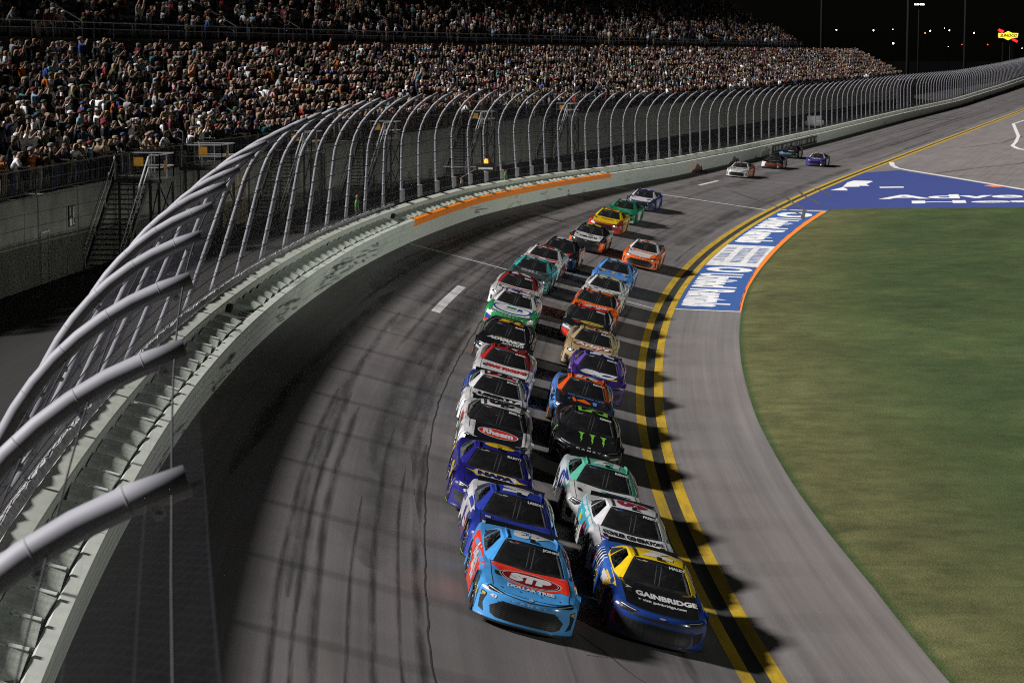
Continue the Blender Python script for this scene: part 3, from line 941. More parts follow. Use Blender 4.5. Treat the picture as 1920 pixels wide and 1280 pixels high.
def row_o(i): return SO + .35 + (.9 if i else 0) + TREAD * max(0, i - 1)
def row_z(i): return SZ + RISE * i
for i in range(NR):
    o0 = row_o(i); o1 = row_o(i + 1); z = row_z(i)
    sweep("seating_step", srange(ST0, ST1), [(o0, z - RISE), (o0, z), (o1, z)], M_SCON2, stand)
    if i: sweep("bench_row", srange(ST0, ST1), [(o1 - .34, z + .40), (o1 - .34, z + .44), (o1 - .04, z + .44), (o1 - .02, z + .78), (o1, z + .78)], M_SEAT, stand)
OW = row_o(NR); ZW = row_z(NR - 1)
sweep("cross_aisle", srange(ST0, ST1), [(OW, ZW), (OW + 2.2, ZW + .02), (OW + 2.2, 11.95)], M_SCON2, stand)
UO, UZ = OW + 1.5, 12.0
sweep("upper_deck_fascia", srange(ST0 - 20, ST1 - 60), [(UO + .6, 11.7), (UO, 11.75), (UO, 12.62), (UO + .3, 12.62)], mat("fascia_black", (.022, .022, .025), .6, vary=.2), stand)
NU, URISE, UTREAD = 22, .50, .86
for i in range(NU):
    o0 = UO + .3 + UTREAD * i; z = 12.4 + URISE * i
    sweep("upper_seating_step", srange(ST0 - 20, ST1 - 60, 6), [(o0, z - URISE), (o0, z), (o0 + UTREAD, z)], M_SCON2, stand)
    sweep("upper_bench_row", srange(ST0 - 20, ST1 - 60, 6), [(o0 + .52, z + .42), (o0 + .82, z + .44), (o0 + .85, z + .8)], M_SEAT, stand)
UTOP_O = UO + .3 + UTREAD * NU; UTOP_Z = 12.4 + URISE * NU
sweep("shade_tower", srange(ST0 - 30, ST1 - 60, 8), [(UTOP_O, UTOP_Z - .6), (UTOP_O, UTOP_Z + 6.0), (UTOP_O + 8, UTOP_Z + 6.0), (UTOP_O + 8, 0)], mat("shade_tower_dark", (.03, .03, .033), .6, vary=.15), stand)  # added tower behind the upper deck, its height set to shade the seats
# end wall of the lower stand
mb = MB(); prof = [(SO, 2.0)] + sum([[(row_o(i), row_z(i) - RISE), (row_o(i), row_z(i) + .1)] for i in range(NR)], []) + [(OW + 2, ZW + .1), (OW + 2, 2.0)]
vs = [loc(stand, off(ST1, o, z)) for o, z in prof]
mb.v = [tuple(v) for v in vs]; mb.f = [tuple(range(len(vs)))]; mb.m = [0]; mb.uv = [None]
build("end_wall", mb, M_SCON2, stand)

rail = empty("guard_rail", off(110, SO + .1, SZ), "dark guard rail with close bars in front of the first row of spectators", "guard rail")
tt = 80.0
while tt < ST1:
    n = tt + (2.3 if tt < 240 else 6.0)
    mb = MB()
    def rp(t, z, oo=.12): return loc(rail, off(t, SO + oo, SZ + z))
    mb.bar(rp(tt, 0), rp(tt, 1.1), .06); mb.bar(rp(tt, 1.08), rp(n, 1.08), .055); mb.bar(rp(tt, .12), rp(n, .12), .03); mb.bar(rp(tt, .6), rp(n, .6), .02)
    if tt < 200:
        for k in range(1, 9):
            a = tt + (n - tt) * k / 9; mb.bar(rp(a, .1), rp(a, 1.06), .022)
    build("rail_panel", mb, M_RAILD, rail); tt = n
urail = empty("upper_guard_rail", off(150, UO, 12.6), "grey tubular rail along the front edge of the upper deck", "guard rail")
tt = 110.0
while tt < ST1 - 62:
    n = tt + 3.2
    mb = MB()
    def rp(t, z, oo=.1): return loc(urail, off(t, UO + oo, 12.6 + z))
    mb.bar(rp(tt, 0), rp(tt, .95), .06); mb.bar(rp(tt, .93), rp(n, .93), .05); mb.bar(rp(tt, .55), rp(n, .55), .035)
    build("rail_panel", mb, M_RAIL, urail); tt = n
arails = 0
AIS = [t for t in np.arange(96, ST1 - 4, 14.0)]
for k, ta in enumerate(AIS):                        # sloping handrails up the aisles
    for deck in (0, 1):
        if deck and ta > ST1 - 70: continue
        mb = MB()
        def ap(o, z): return off(ta, o, z) - off(ta, UO if deck else SO, 0)
        if deck:
            a0 = (UO + .5, 12.6); a1 = (UO + .5 + UTREAD * 11, 12.6 + URISE * 11)
        else:
            a0 = (row_o(1) + .2, row_z(1)); a1 = (row_o(NR - 1), row_z(NR - 1))
        mb.bar(ap(a0[0], a0[1] + 1.0), ap(a1[0], a1[1] + 1.0), .05)
        mb.bar(ap(a0[0], a0[1] + .55), ap(a1[0], a1[1] + .55), .035)
        for j in range(6):
            f = j / 5; o = a0[0] + (a1[0] - a0[0]) * f; z = a0[1] + (a1[1] - a0[1]) * f
            mb.bar(ap(o, z - .1), ap(o, z + 1.0), .05)
        q = build("aisle_handrail", mb, M_RAIL, stand)
        q.location = loc(stand, off(ta, UO if deck else SO, 0))
# standing platforms with rails inside the lower stand
for ta, oo, zz in ((150, OW - .2, ZW), (178, OW - .2, ZW)):
    q = empty("camera_platform", off(ta, oo, zz), "pale railed standing platform at the top of the lower seats, " + ("nearer the camera" if ta < 160 else "farther along the stand"), "platform")
    for a in lin(-3.5, 3.5, 8):
        mb = MB(); mb.bar(loc(q, off(ta + a, oo, zz)), loc(q, off(ta + a, oo, zz + 1.1)), .05); build("post", mb, M_RAIL, q)
    for z in (.5, 1.1):
        mb = MB(); mb.bar(loc(q, off(ta - 3.5, oo, zz + z)), loc(q, off(ta + 3.5, oo, zz + z)), .05); build("rail", mb, M_RAIL, q)

# service details on the stand wall
sg = empty("wall_notice", off(100.6, SO - .05, 4.8), "square black notice with white figures on the stand wall left of the stairs", "notice")
B, L, D, s, c = frame(100.6)
def wq(t, a, z, oo): return loc(sg, off(t + a, SO - oo, 4.8 + z))
mb = MB(); mb.quad(wq(100.6, -.38, -.45, .05), wq(100.6, .5, -.45, .05), wq(100.6, .5, .45, .05), wq(100.6, -.38, .45, .05)); build("board", mb, mat("notice_black", (.015, .015, .015), .5, vary=.1), sg)
mb = MB()
for x0, y0, x1, y1 in ((-.32, -.4, .02, -.08), (-.3, .05, -.2, .38), (.2, -.35, .26, .38), (.33, -.1, .39, .4), (.26, .1, .33, .16), (.2, -.38, .4, -.33)):
    mb.quad(wq(100.6, x0, y0, .06), wq(100.6, x1, y0, .06), wq(100.6, x1, y1, .06), wq(100.6, x0, y1, .06))
build("figures", mb, mat("notice_white", (.6, .6, .6), .5, vary=.2), sg)
dr = empty("service_door", off(96.6, SO - .04, 2.3), "grey service door with a pale frame low in the stand wall", "door")
def dq(a, z, oo): return loc(dr, off(96.6 + a, SO - oo, 2.3 + z))
mb = MB(); mb.quad(dq(-.5, 0, .04), dq(.5, 0, .04), dq(.5, 2.1, .04), dq(-.5, 2.1, .04)); build("door_leaf", mb, mat("door_grey", (.16, .16, .15), .6, vary=.2), dr)
mb = MB(); mb.bar(dq(-.54, 0, .05), dq(-.54, 2.14, .05), .08); mb.bar(dq(.54, 0, .05), dq(.54, 2.14, .05), .08); mb.bar(dq(-.58, 2.14, .05), dq(.58, 2.14, .05), .08); build("door_frame", mb, M_RAIL, dr)
M_TAN = mat("warm_light_tan", (.34, .27, .18), .8, vary=.3, scale=2)  # tan colour stands in for warm light on the stand wall
for ta, w, h, m, nm, lb in ((128.5, 5.4, 3.1, M_TAN, "warm_lit_panels", "tan panels painted as warm light on the stand wall behind the fence"),
                            (146, 2.6, 3.0, M_SCON2, "dark_doorway", "dark doorway in the stand wall beyond the tan panels"),
                            (160, 4.5, 3.0, M_SCON2, "dark_gateway", "broad dark gateway under the stand behind the curved posts")):
    q = empty(nm, off(ta, SO - .04, 2.3), lb, "door")
    n = 7 if m is M_TAN else 1
    for k in range(n):
        mb = MB(); a0 = -w / 2 + w * k / n + .02; a1 = -w / 2 + w * (k + 1) / n - .02
        mb.quad(*[loc(q, off(ta + a, SO - .05, 2.3 + z)) for a, z in ((a0, 0), (a1, 0), (a1, h), (a0, h))])
        build("flat_panel", mb, m, q)
    mb = MB(); mb.bar(loc(q, off(ta - w / 2 - .1, SO - .06, 2.3)), loc(q, off(ta - w / 2 - .1, SO - .06, 2.4 + h)), .14); mb.bar(loc(q, off(ta + w / 2 + .1, SO - .06, 2.3)), loc(q, off(ta + w / 2 + .1, SO - .06, 2.4 + h)), .14)
    build("door_frame", mb, M_SCON2, q)

# steel stair towers between the walkway and the first row
M_STST = mat("dark_stair_steel", (.055, .055, .06), .5, metal=.3, vary=.15)
M_STRL = mat("bright_rail_steel", (.58, .58, .60), .35, metal=.4, vary=.08)
M_SIGN = mat("yellow_notice", (.40, .20, .012), .5, vary=.15)
def stair_tower(t0, label, flight=True):
    q = empty("metal_staircase" if flight else "metal_landing", off(t0, SO, 2.3), label, "staircase" if flight else "landing", "steel stair towers against the stand wall")
    def P_(a, o, z): return loc(q, off(t0 + a, SO - o, z))
    mb = MB(); P = [[P_(a, o, 6.0) for o in (.02, 2.2)] for a in (0, 2.4)]
    mb.quad(P[0][0], P[0][1], P[1][1], P[1][0]); P = [[P_(a, o, 5.85) for o in (.02, 2.2)] for a in (0, 2.4)]; mb.quad(P[0][1], P[0][0], P[1][0], P[1][1])
    mb.bar(P_(0, 2.2, 5.92), P_(2.4, 2.2, 5.92), .16); mb.bar(P_(0, 0, 5.92), P_(0, 2.2, 5.92), .16)
    build("landing_deck", mb, M_STST, q)
    for a, o in ((0, 2.15), (2.4, 2.15), (0, .3), (2.4, .3), (0, 1.75)):
        mb = MB(); mb.bar(P_(a, o, 2.3), P_(a, o, 5.85), .12); build("leg", mb, M_STST, q)
    mb = MB()
    for z0, z1 in ((2.4, 4.1), (4.1, 5.8)):
        mb.bar(P_(0, 2.15, z0), P_(2.4, 2.15, z1), .06); mb.bar(P_(2.4, 2.15, z0), P_(0, 2.15, z1), .06)
        mb.bar(P_(0, 1.75, z0), P_(0, 2.15, z1), .05); mb.bar(P_(0, 2.15, z1), P_(2.4, 2.15, z1), .06)
    build("cross_bracing", mb, M_STST, q)
    for a0, o0, a1, o1, full in ((0, 2.2, 2.4, 2.2, 1), (2.4, .1, 2.4, 2.2, 1), (0, 1.72 if flight else .1, 0, 2.2, 1)):
        mb = MB()
        for z in (6.55, 7.12): mb.bar(P_(a0, o0, z), P_(a1, o1, z), .055)
        for f in (0, .5, 1): mb.bar(P_(a0 + (a1 - a0) * f, o0 + (o1 - o0) * f, 6), P_(a0 + (a1 - a0) * f, o0 + (o1 - o0) * f, 7.14), .055)
        build("landing_rail", mb, M_STRL, q)
        mb = MB(); mb.quad(P_(a0, o0, 6.1), P_(a1, o1, 6.1), P_(a1, o1, 7.05), P_(a0, o0, 7.05), 0, [(0, 0), (2, 0), (2, 1), (0, 1)]); build("mesh_infill", mb, M_WIRE, q)
    mb = MB(); mb.quad(P_(-.03, 1.0, 6.62), P_(-.03, 1.45, 6.62), P_(-.03, 1.45, 7.02), P_(-.03, 1.0, 7.02)); build("notice", mb, M_SIGN, q)
    mb = MB(); mb.quad(P_(.6, 2.24, 6.35), P_(1.1, 2.24, 6.35), P_(1.1, 2.24, 6.85), P_(.6, 2.24, 6.85)); build("notice", mb, M_SIGN, q)
    if flight:
        n = 18
        for k in range(n):
            z = 6.0 - 3.7 * (k + 1) / n; a = -(k + .5) * .27
            mb = MB(); mb.quad(P_(a - .14, .15, z), P_(a + .14, .15, z), P_(a + .14, 1.62, z), P_(a - .14, 1.62, z)); mb.bar(P_(a - .14, .15, z - .02), P_(a - .14, 1.62, z - .02), .05, .05)
            build("tread", mb, M_STST, q)
        for o in (.1, 1.68):
            mb = MB(); mb.bar(P_(0, o, 5.9), P_(-18 * .27, o, 2.25), .06, .28); build("stringer", mb, M_STST, q)
            mb = MB(); mb.bar(P_(0, o, 7.05), P_(-18 * .27, o, 3.35), .055); mb.bar(P_(0, o, 6.55), P_(-18 * .27, o, 2.85), .035)
            for f in (0, .33, .66, 1.0): mb.bar(P_(-18 * .27 * f, o, 6.0 - 3.7 * f), P_(-18 * .27 * f, o, 7.05 - 3.7 * f), .05)
            build("handrail", mb, M_STRL, q)
    return q
stair_tower(107.2, "steel staircase with bright handrails down from the stand wall, nearest the camera")
stair_tower(118.5, "railed steel landing with yellow notices just above the nearest curved posts", False)
for k, (ta, lb) in enumerate(((137, "steel staircase behind the fence just before the signal box"), (156, "steel staircase seen through the fence beyond the signal box"),
                              (183, "steel staircase through the fence above the orange band"), (212, "farthest steel staircase behind the fence by the far cars"))):
    stair_tower(ta, lb)

# ------------------------------------------------------------------ spectators
def pose_mesh(name, arms, lean=0.0, sub=1, wide=1.0):
    V = []; E = []; RD = []; LB = []
    def add(p, r, par=None, lab=None):
        x, y, z = p
        if z > .95: y -= lean * (z - .95)
        if z > 1.3: z -= lean * .15
        V.append((x, y, z)); RD.append(r if isinstance(r, tuple) else (r, r))
        if par is not None: E.append((par, len(V) - 1)); LB.append(lab)
        return len(V) - 1
    pel = add((0, 0, .96), (.155 * wide, .115 * wide)); wa = add((0, 0, 1.13), (.15 * wide, .11 * wide), pel, 'shirt'); ch = add((0, 0, 1.33), (.175 * wide, .12 * wide), wa, 'shirt')
    nb = add((0, .01, 1.475), (.075, .07), ch, 'shirt'); h0 = add((0, -.01, 1.565), (.07, .075), nb, 'skin'); h1 = add((0, -.02, 1.66), (.082, .102), h0, 'head'); add((0, -.005, 1.745), (.06, .075), h1, 'head')
    for sg in (-1, 1):
        a = arms[0] if sg < 0 else arms[1]
        sh = add((sg * .19 * wide, 0, 1.42), .068, ch, 'shirt'); el = add((sg * a[0][0], a[0][1], a[0][2]), .05, sh, 'shirt')
        wr = add((sg * a[1][0], a[1][1], a[1][2]), .036, el, 'skin')
        d = Vector(a[1]) - Vector(a[0]); d.normalize(); hd = Vector((sg * a[1][0] + sg * d.x * .1, a[1][1] + d.y * .1, a[1][2] + d.z * .1)); add(tuple(hd), (.042, .028), wr, 'skin')
        hp = add((sg * .095, 0, .86), (.092, .1), pel, 'trousers'); kn = add((sg * .105, -.02, .50), .066, hp, 'trousers'); an = add((sg * .115, .01, .10), .046, kn, 'shin')
        add((sg * .13, -.14, .045), (.045, .035), an, 'shoe')
    me = bpy.data.meshes.new(name); me.from_pydata(V, E, [])
    o = bpy.data.objects.new(name, me); COL.objects.link(o)
    md = o.modifiers.new("s", 'SKIN'); md.use_smooth_shade = True
    if not me.skin_vertices: 
        bm = bmesh.new(); bm.from_mesh(me); bm.verts.layers.skin.verify(); bm.to_mesh(me); bm.free()
    for i, sv in enumerate(me.skin_vertices[0].data):
        sv.radius = RD[i]; sv.use_root = (i == 0)
    if sub:
        ms = o.modifiers.new("u", 'SUBSURF'); ms.levels = sub; ms.render_levels = sub
    dg = bpy.context.evaluated_depsgraph_get(); dg.update()
    out = bpy.data.meshes.new_from_object(o.evaluated_get(dg))
    bpy.data.objects.remove(o)
    out.name = name
    Va = np.array(V)
    cls = []
    for p in out.polygons:
        cpt = np.array(p.center); best = (9, None)
        for (a, b), lb in zip(E, LB):
            ab = Va[b] - Va[a]; k = np.clip(((cpt - Va[a]) @ ab) / (ab @ ab + 1e-9), 0, 1); dd = np.linalg.norm(cpt - Va[a] - ab * k)
            if dd < best[0]: best = (dd, lb)
        lb = best[1]
        if lb is None: lb = 'shirt'
        if lb == 'head' or (lb == 'skin' and cpt[2] > 1.55 - lean * .3 and abs(cpt[0]) < .12):
            hc = Va[h1]; lb = 'hair' if (cpt[2] > hc[2] + .045 or (cpt[1] > hc[1] + .03 and cpt[2] > hc[2] - .05)) else 'skin'
        if lb == 'shirt' and cpt[2] < 1.0: lb = 'trousers'
        cls.append({'skin': 0, 'shirt': 1, 'trousers': 2, 'shin': 2, 'hair': 3, 'shoe': 4}[lb])
    hd = Vector(V[h1])
    return out, cls, hd
ARMS = {
    'arms at the sides': (((.27, .02, 1.14), (.27, -.06, .91)),) * 2,
    'both hands at the face': (((.30, -.17, 1.36), (.11, -.27, 1.60)),) * 2,
    'one arm raised high': (((.27, .02, 1.14), (.26, -.06, .91)), ((.30, -.10, 1.62), (.27, -.16, 1.88))),
    'hands clasped in front': (((.28, -.03, 1.15), (.06, -.23, 1.14)),) * 2,
    'leaning on the elbows': (((.27, -.20, 1.13), (.12, -.40, 1.12)),) * 2,
    'one hand at the brow': (((.33, -.13, 1.47), (.10, -.16, 1.68)), ((.27, .02, 1.14), (.24, -.12, .94))),
    'both arms stretched up': (((.28, -.06, 1.62), (.22, -.14, 1.90)),) * 2,
}
M_SKIN = objcolor_mat("skin", .6, [(.25, .16, .12), (.22, .135, .10), (.29, .19, .145), (.16, .10, .07), (.09, .05, .035), (.29, .18, .13)])
M_SHIRT = objcolor_mat("shirt_cloth")
M_TROU = objcolor_mat("trouser_cloth", .85, [(.03, .035, .05), (.015, .015, .018), (.05, .06, .10), (.16, .14, .10), (.02, .02, .025), (.09, .10, .13), (.3, .28, .24)])
M_HAIR = objcolor_mat("hair", .7, [(.02, .014, .01), (.05, .03, .015), (.10, .06, .03), (.015, .012, .012), (.25, .17, .08), (.16, .15, .14)])
M_SHOE = mat("shoe", (.05, .05, .05), .7)
POSES = {}
for nm, ar in ARMS.items():
    me, cls, hd = pose_mesh("person", ar, .32 if 'leaning' in nm else (.08 if 'clasped' in nm else 0), 1, 1.0)
    for m in (M_SKIN, M_SHIRT, M_TROU, M_HAIR, M_SHOE): me.materials.append(m)
    me.polygons.foreach_set("material_index", cls); me.polygons.foreach_set("use_smooth", [True] * len(cls))
    lo, lc, _ = pose_mesh("crowd_figure", ar, .3 if 'leaning' in nm else 0, 0, 1.0)
    LV = np.array([v.co for v in lo.vertices]); LF = [tuple(p.vertices) for p in lo.polygons]
    POSES[nm] = (me, hd, LV, LF, lc)
M_CLOTH = objcolor_mat("cap_cloth")
mb = MB(); P = []
for a, r in ((0, .108), (.04, .109), (.08, .098), (.11, .07), (.125, .03), (.127, .002)):
    P.append([(r * math.cos(2 * math.pi * k / 12), r * 1.08 * math.sin(2 * math.pi * k / 12), a) for k in range(12)])
mb.grid(P, 0, None, True)
P = [[(x, -.09 - y * 1.0, .015 - y * .12) for x, y in ((-.075, .0), (-.065, .07), (-.03, .105), (.03, .105), (.065, .07), (.075, .0))], [(x, -.06, .022) for x in (-.08, -.06, -.03, .03, .06, .08)]]
mb.grid(P)
cap_me = mb.mesh("cap", M_CLOTH, True)
mb = MB(); P = []
for z, rx, ry, cy in ((.10, .03, .03, .0), (.085, .085, .09, .0), (.03, .10, .10, .02), (-.05, .105, .075, .05), (-.14, .11, .06, .07), (-.24, .10, .045, .085), (-.27, .05, .02, .085)):
    P.append([(rx * math.cos(2 * math.pi * k / 12), cy + ry * math.sin(2 * math.pi * k / 12) * (1 if math.sin(2 * math.pi * k / 12) > 0 or z > .05 else .25), z) for k in range(12)])
mb.grid(P, 0, None, True)
hair_me = mb.mesh("long_hair", objcolor_mat("long_hair_colour", .6), True)

SHIRTS = [("black", (.010, .010, .011), 36), ("charcoal", (.035, .035, .04), 14), ("navy", (.012, .016, .042), 11), ("white", (.66, .66, .69), 12), ("light grey", (.26, .26, .275), 8),
          ("red", (.24, .02, .022), 2.2), ("royal blue", (.025, .06, .24), 2.6), ("teal", (.03, .16, .18), 1.6), ("orange", (.40, .11, .015), 1.5), ("pink", (.42, .22, .23), 1.6),
          ("olive", (.08, .085, .04), 5), ("tan", (.25, .195, .125), 3.5), ("maroon", (.12, .015, .025), 4), ("sky blue", (.18, .32, .42), 2.2), ("cream", (.42, .38, .29), 2), ("brown", (.10, .06, .035), 3)]
CAPS = [("white", (.55, .55, .56)), ("black", (.013, .013, .013)), ("black", (.013, .013, .013)), ("grey", (.16, .16, .16)), ("grey", (.16, .16, .16)), ("blue", (.03, .045, .13)), ("red", (.18, .02, .02)), ("tan", (.24, .19, .13)), ("green", (.03, .06, .04))]
HAIRS = [("dark", (.018, .013, .01)), ("brown", (.07, .04, .02)), ("blond", (.36, .26, .12))]
sw = np.array([s[2] for s in SHIRTS], float); sw /= sw.sum()
pw = np.array([.40, .13, .04, .21, .08, .12, .02]); pnames = list(ARMS)
seats = []
for i in range(NR):
    s0 = fs(76); s1 = fs(ST1 - 1); s = s0 + random.random()
    while s < s1:
        t = t_at(s); s += random.uniform(.56, .98)
        if min(abs(t - a) for a in AIS) < .75 and i > 0: continue
        if random.random() < (.08 if i < 7 else .25 if t < 150 else .10): continue
        seats.append((t, row_o(i) + random.uniform(.14, .36) + (.1 if i else .0), row_z(i), i, 0))
for i in range(NU):
    s0 = fs(100); s1 = fs(ST1 - 64); s = s0
    while s < s1:
        t = t_at(s); s += random.uniform(.52, .75)
        dens = np.interp(t, [100, 170, 230, 330], [.16, .30, .34, .30]) * (1.0 if i < 5 else .45)
        if random.random() > dens: continue
        seats.append((t, UO + .3 + UTREAD * i + .25, 12.4 + URISE * i, i, 1))
vis = []
for t, o, z, i, dk in seats:
    p = off(t, o, z); u, v, d = seen(p + Vector((0, 0, 1.4)))
    if -330 < u < 1980 and v > -60: vis.append((d, t, o, z, i, dk))
vis.sort()
ORD = ["front", "second", "third", "fourth", "fifth", "sixth", "seventh", "eighth", "ninth", "tenth", "eleventh", "twelfth"]
used = set(); NI = 0
inside = [x for x in vis if 6 < seen(off(x[1], x[2], x[3] + 1.2))[0] < 1914 and seen(off(x[1], x[2], x[3] + 1.2))[1] > 6]
indiv = inside[:298]; ids = set(id(x) for x in indiv)
prev = None
for x in indiv:
    d, t, o, z, i, dk = x
    for _ in range(400):
        sh = int(rng.choice(len(SHIRTS), p=sw)); po = int(rng.choice(len(pnames), p=pw)); hk = random.random()
        if i == 0 and random.random() < .3: po = 4
        if hk < .42:
            c = random.choice(CAPS); head = c[0] + " cap"; hc = ('cap', c[1])
        elif hk < .62:
            c = random.choice(HAIRS); head = "long " + c[0] + " hair"; hc = ('hair', c[1])
        else:
            head = "short hair"; hc = None
        row = ("upper row " + str(i + 1)) if dk else ORD[i] + " row"
        lab = f"person in {SHIRTS[sh][0]} top, {head}, {pnames[po]}, {row}"
        if lab not in used: break
    used.add(lab)
    me, hd, *_ = POSES[pnames[po]]
    ob = link("person", me)
    B, L, D, s_, c_ = frame(t)
    yaw = math.atan2(-L.y, -L.x) + R(90) + random.gauss(R(8), R(24))
    sc = random.gauss(1.06, .045)
    ob.location = off(t, o, z); ob.rotation_euler = (0, 0, yaw); ob.scale = (sc * random.uniform(1.16, 1.38), sc * random.uniform(1.12, 1.3), sc)
    ob.color = rgb(*SHIRTS[sh][1])
    tag(ob, lab, "person", "spectators in the grandstand")
    if hc:
        ch = link("cap" if hc[0] == 'cap' else "hair", cap_me if hc[0] == 'cap' else hair_me, ob)
        ch.location = hd + Vector((0, .012, .012 if hc[0] == 'cap' else 0)); ch.color = rgb(*hc[1])
# the rest of the crowd as one mass
def crowd_arrays(items, lod):
    VV = []; LL = []; CC = []; base = 0
    for d, t, o, z, i, dk in items:
        po = pnames[int(rng.choice(len(pnames), p=pw))]
        _, _, LV, LF, lc = POSES[po]
        if lod: LV, LF, lc = LOD[po]
        B, L, D, s_, c_ = frame(t)
        yaw = math.atan2(-L.y, -L.x) + R(90) + random.gauss(R(8), R(24)); ca, sa = math.cos(yaw), math.sin(yaw); sc = random.gauss(1.05, .05)
        v = LV * sc * np.array([random.uniform(1.15, 1.36), 1.2, 1.0]); p = off(t, o, z)
        VV.append(np.stack([v[:, 0] * ca - v[:, 1] * sa + p.x, v[:, 0] * sa + v[:, 1] * ca + p.y, v[:, 2] + p.z], 1))
        sk = random.choice(((.25, .16, .12), (.22, .135, .10), (.29, .19, .145), (.16, .10, .07), (.09, .05, .035)))
        shc = SHIRTS[int(rng.choice(len(SHIRTS), p=sw))][1]
        tr = random.choice(((.03, .035, .05), (.015, .015, .018), (.05, .06, .1), (.16, .14, .1), (.02, .02, .025)))
        hr = random.choice(CAPS)[1] if random.random() < .45 else random.choice(HAIRS)[1]
        pal = (sk, shc, tr, hr, (.04, .04, .04))
        for f, c in zip(LF, lc):
            LL.append([k + base for k in f]); CC.append(pal[c])
        base += len(LV)
    return np.concatenate(VV), LL, CC
LOD = {}
def octa(cx, cy, z0, z1, rx, ry, lab, zs=None, n=5):
    V = []; F_ = []; z = [z0, z0 + (z1 - z0) * .25, z0 + (z1 - z0) * .8, z1] if zs is None else zs
    rr = [.75, 1, .95, .5]
    for a, k in zip(z, rr):
        V += [(cx + rx * k * math.cos(2 * math.pi * j / n), cy + ry * k * math.sin(2 * math.pi * j / n), a) for j in range(n)]
    for r in range(3):
        for j in range(n): F_.append((r * n + j, r * n + (j + 1) % n, (r + 1) * n + (j + 1) % n, (r + 1) * n + j))
    F_.append(tuple(3 * n + j for j in range(n)))
    return V, F_, [lab] * len(F_)
def simple(arms, lean=0):
    V = []; F_ = []; C = []
    def put(part):
        b = len(V); V.extend(part[0]); F_.extend([tuple(k + b for k in f) for f in part[1]]); C.extend(part[2])
    put(octa(0, 0, .0, .98, .16, .11, 2)); put(octa(0, 0, .92, 1.5, .21, .13, 1)); put(octa(0, -.02, 1.50, 1.70, .085, .1, 0)); put(octa(0, 0, 1.66, 1.77, .09, .105, 3))
    for sg, a in ((-1, arms[0]), (1, arms[1])):
        mbx = MB(); mbx.tube([(sg * .2, 0, 1.42), (sg * a[0][0], a[0][1], a[0][2])], .055, 3, cap=False); nb = len(mbx.f)
        mbx.tube([(sg * a[0][0], a[0][1], a[0][2]), (sg * a[1][0], a[1][1], a[1][2])], .04, 3, cap=False)
        put((mbx.v, mbx.f, [1] * nb + [0] * (len(mbx.f) - nb)))
    return np.array(V, float), F_, C
for nm in pnames: LOD[nm] = simple(ARMS[nm])
cm = bpy.data.materials.new("crowd_clothing"); g = G(cm)
at = g.add("ShaderNodeAttribute"); at.attribute_name = "Col"; g.l.new(at.outputs["Color"], g.b.inputs["Base Color"]); g.b.inputs["Roughness"].default_value = .85; g.b.inputs["Specular IOR Level"].default_value = .2
rest = [x for x in vis if id(x) not in ids]
for name, items, lod in (("crowd", [x for x in rest if x[1] < 190], 0), ("crowd", [x for x in rest if x[1] >= 190], 1)):
    VV, LL, CC = crowd_arrays(items, lod)
    me = bpy.data.meshes.new(name)
    ls = np.array([len(f) for f in LL]); lv = np.concatenate([np.array(f) for f in LL])
    me.vertices.add(len(VV)); me.vertices.foreach_set("co", VV.ravel())
    me.loops.add(len(lv)); me.loops.foreach_set("vertex_index", lv)
    me.polygons.add(len(LL)); me.polygons.foreach_set("loop_start", np.concatenate([[0], np.cumsum(ls)[:-1]]))
    ca = me.attributes.new("Col", 'FLOAT_COLOR', 'FACE')
    cc = np.ones((len(LL), 4)); cc[:, :3] = np.array(CC); ca.data.foreach_set("color", cc.ravel())
    me.polygons.foreach_set("use_smooth", [True] * len(LL))
    me.materials.append(cm); me.update(); me.validate()
    co = link(name, me); co["kind"] = "stuff"
print("seats", len(vis), "indiv", len(indiv), "nearest/farthest", indiv[0][0], indiv[-1][0])

# ------------------------------------------------------------------ stock cars (local: x to the viewer's right, y from nose to tail, z up)
def ip(x, tab): return float(np.interp(x, [a for a, _ in tab], [b for _, b in tab]))
PROF = [(0, .635), (.1, .655), (.4, .705), (.9, .768), (1.55, .845), (2.5, .875), (3.6, .915), (4.15, .935), (4.9, .95)]
WO = [(.42, .94), (.62, .968), (.97, .995), (1.4, 1.0), (1.8, .972), (2.6, .965), (3.2, .975), (3.76, 1.0), (4.2, .995), (4.6, .965), (4.85, .92)]
WT = [(0, .83), (.45, .83), (.9, .868), (1.6, .868), (2.6, .862), (3.6, .88), (4.3, .87), (4.9, .82)]
def wout(y): return ip(y, WO)
def wtop(y): return ip(y, WT)
def Ht(x, y):
    a = abs(x)
    return ip(y, PROF) - .03 * (a / .88) ** 4 + .035 * math.exp(-((a - .70) / .15) ** 2) * math.exp(-((y - .95) / .5) ** 2) \
        + .022 * math.exp(-((a - .74) / .14) ** 2) * math.exp(-((y - 3.76) / .5) ** 2) - .018 * math.exp(-(a / .42) ** 2) * math.exp(-((y - .75) / .5) ** 2)
def y0(a): return .09 + .34 * abs(a) ** 3
ARCH = ((.97, .405), (3.76, .405))
def zbot(y):
    z = .095
    for yc, r in ARCH:
        if abs(y - yc) < r: z = max(z, .34 + math.sqrt(r * r - (y - yc) ** 2))
    return z
def gblend(u): return ip(u, [(0, .02), (.12, .0), (.5, .02), (.72, .08), (.86, .25), (.95, .55), (1, 1)])
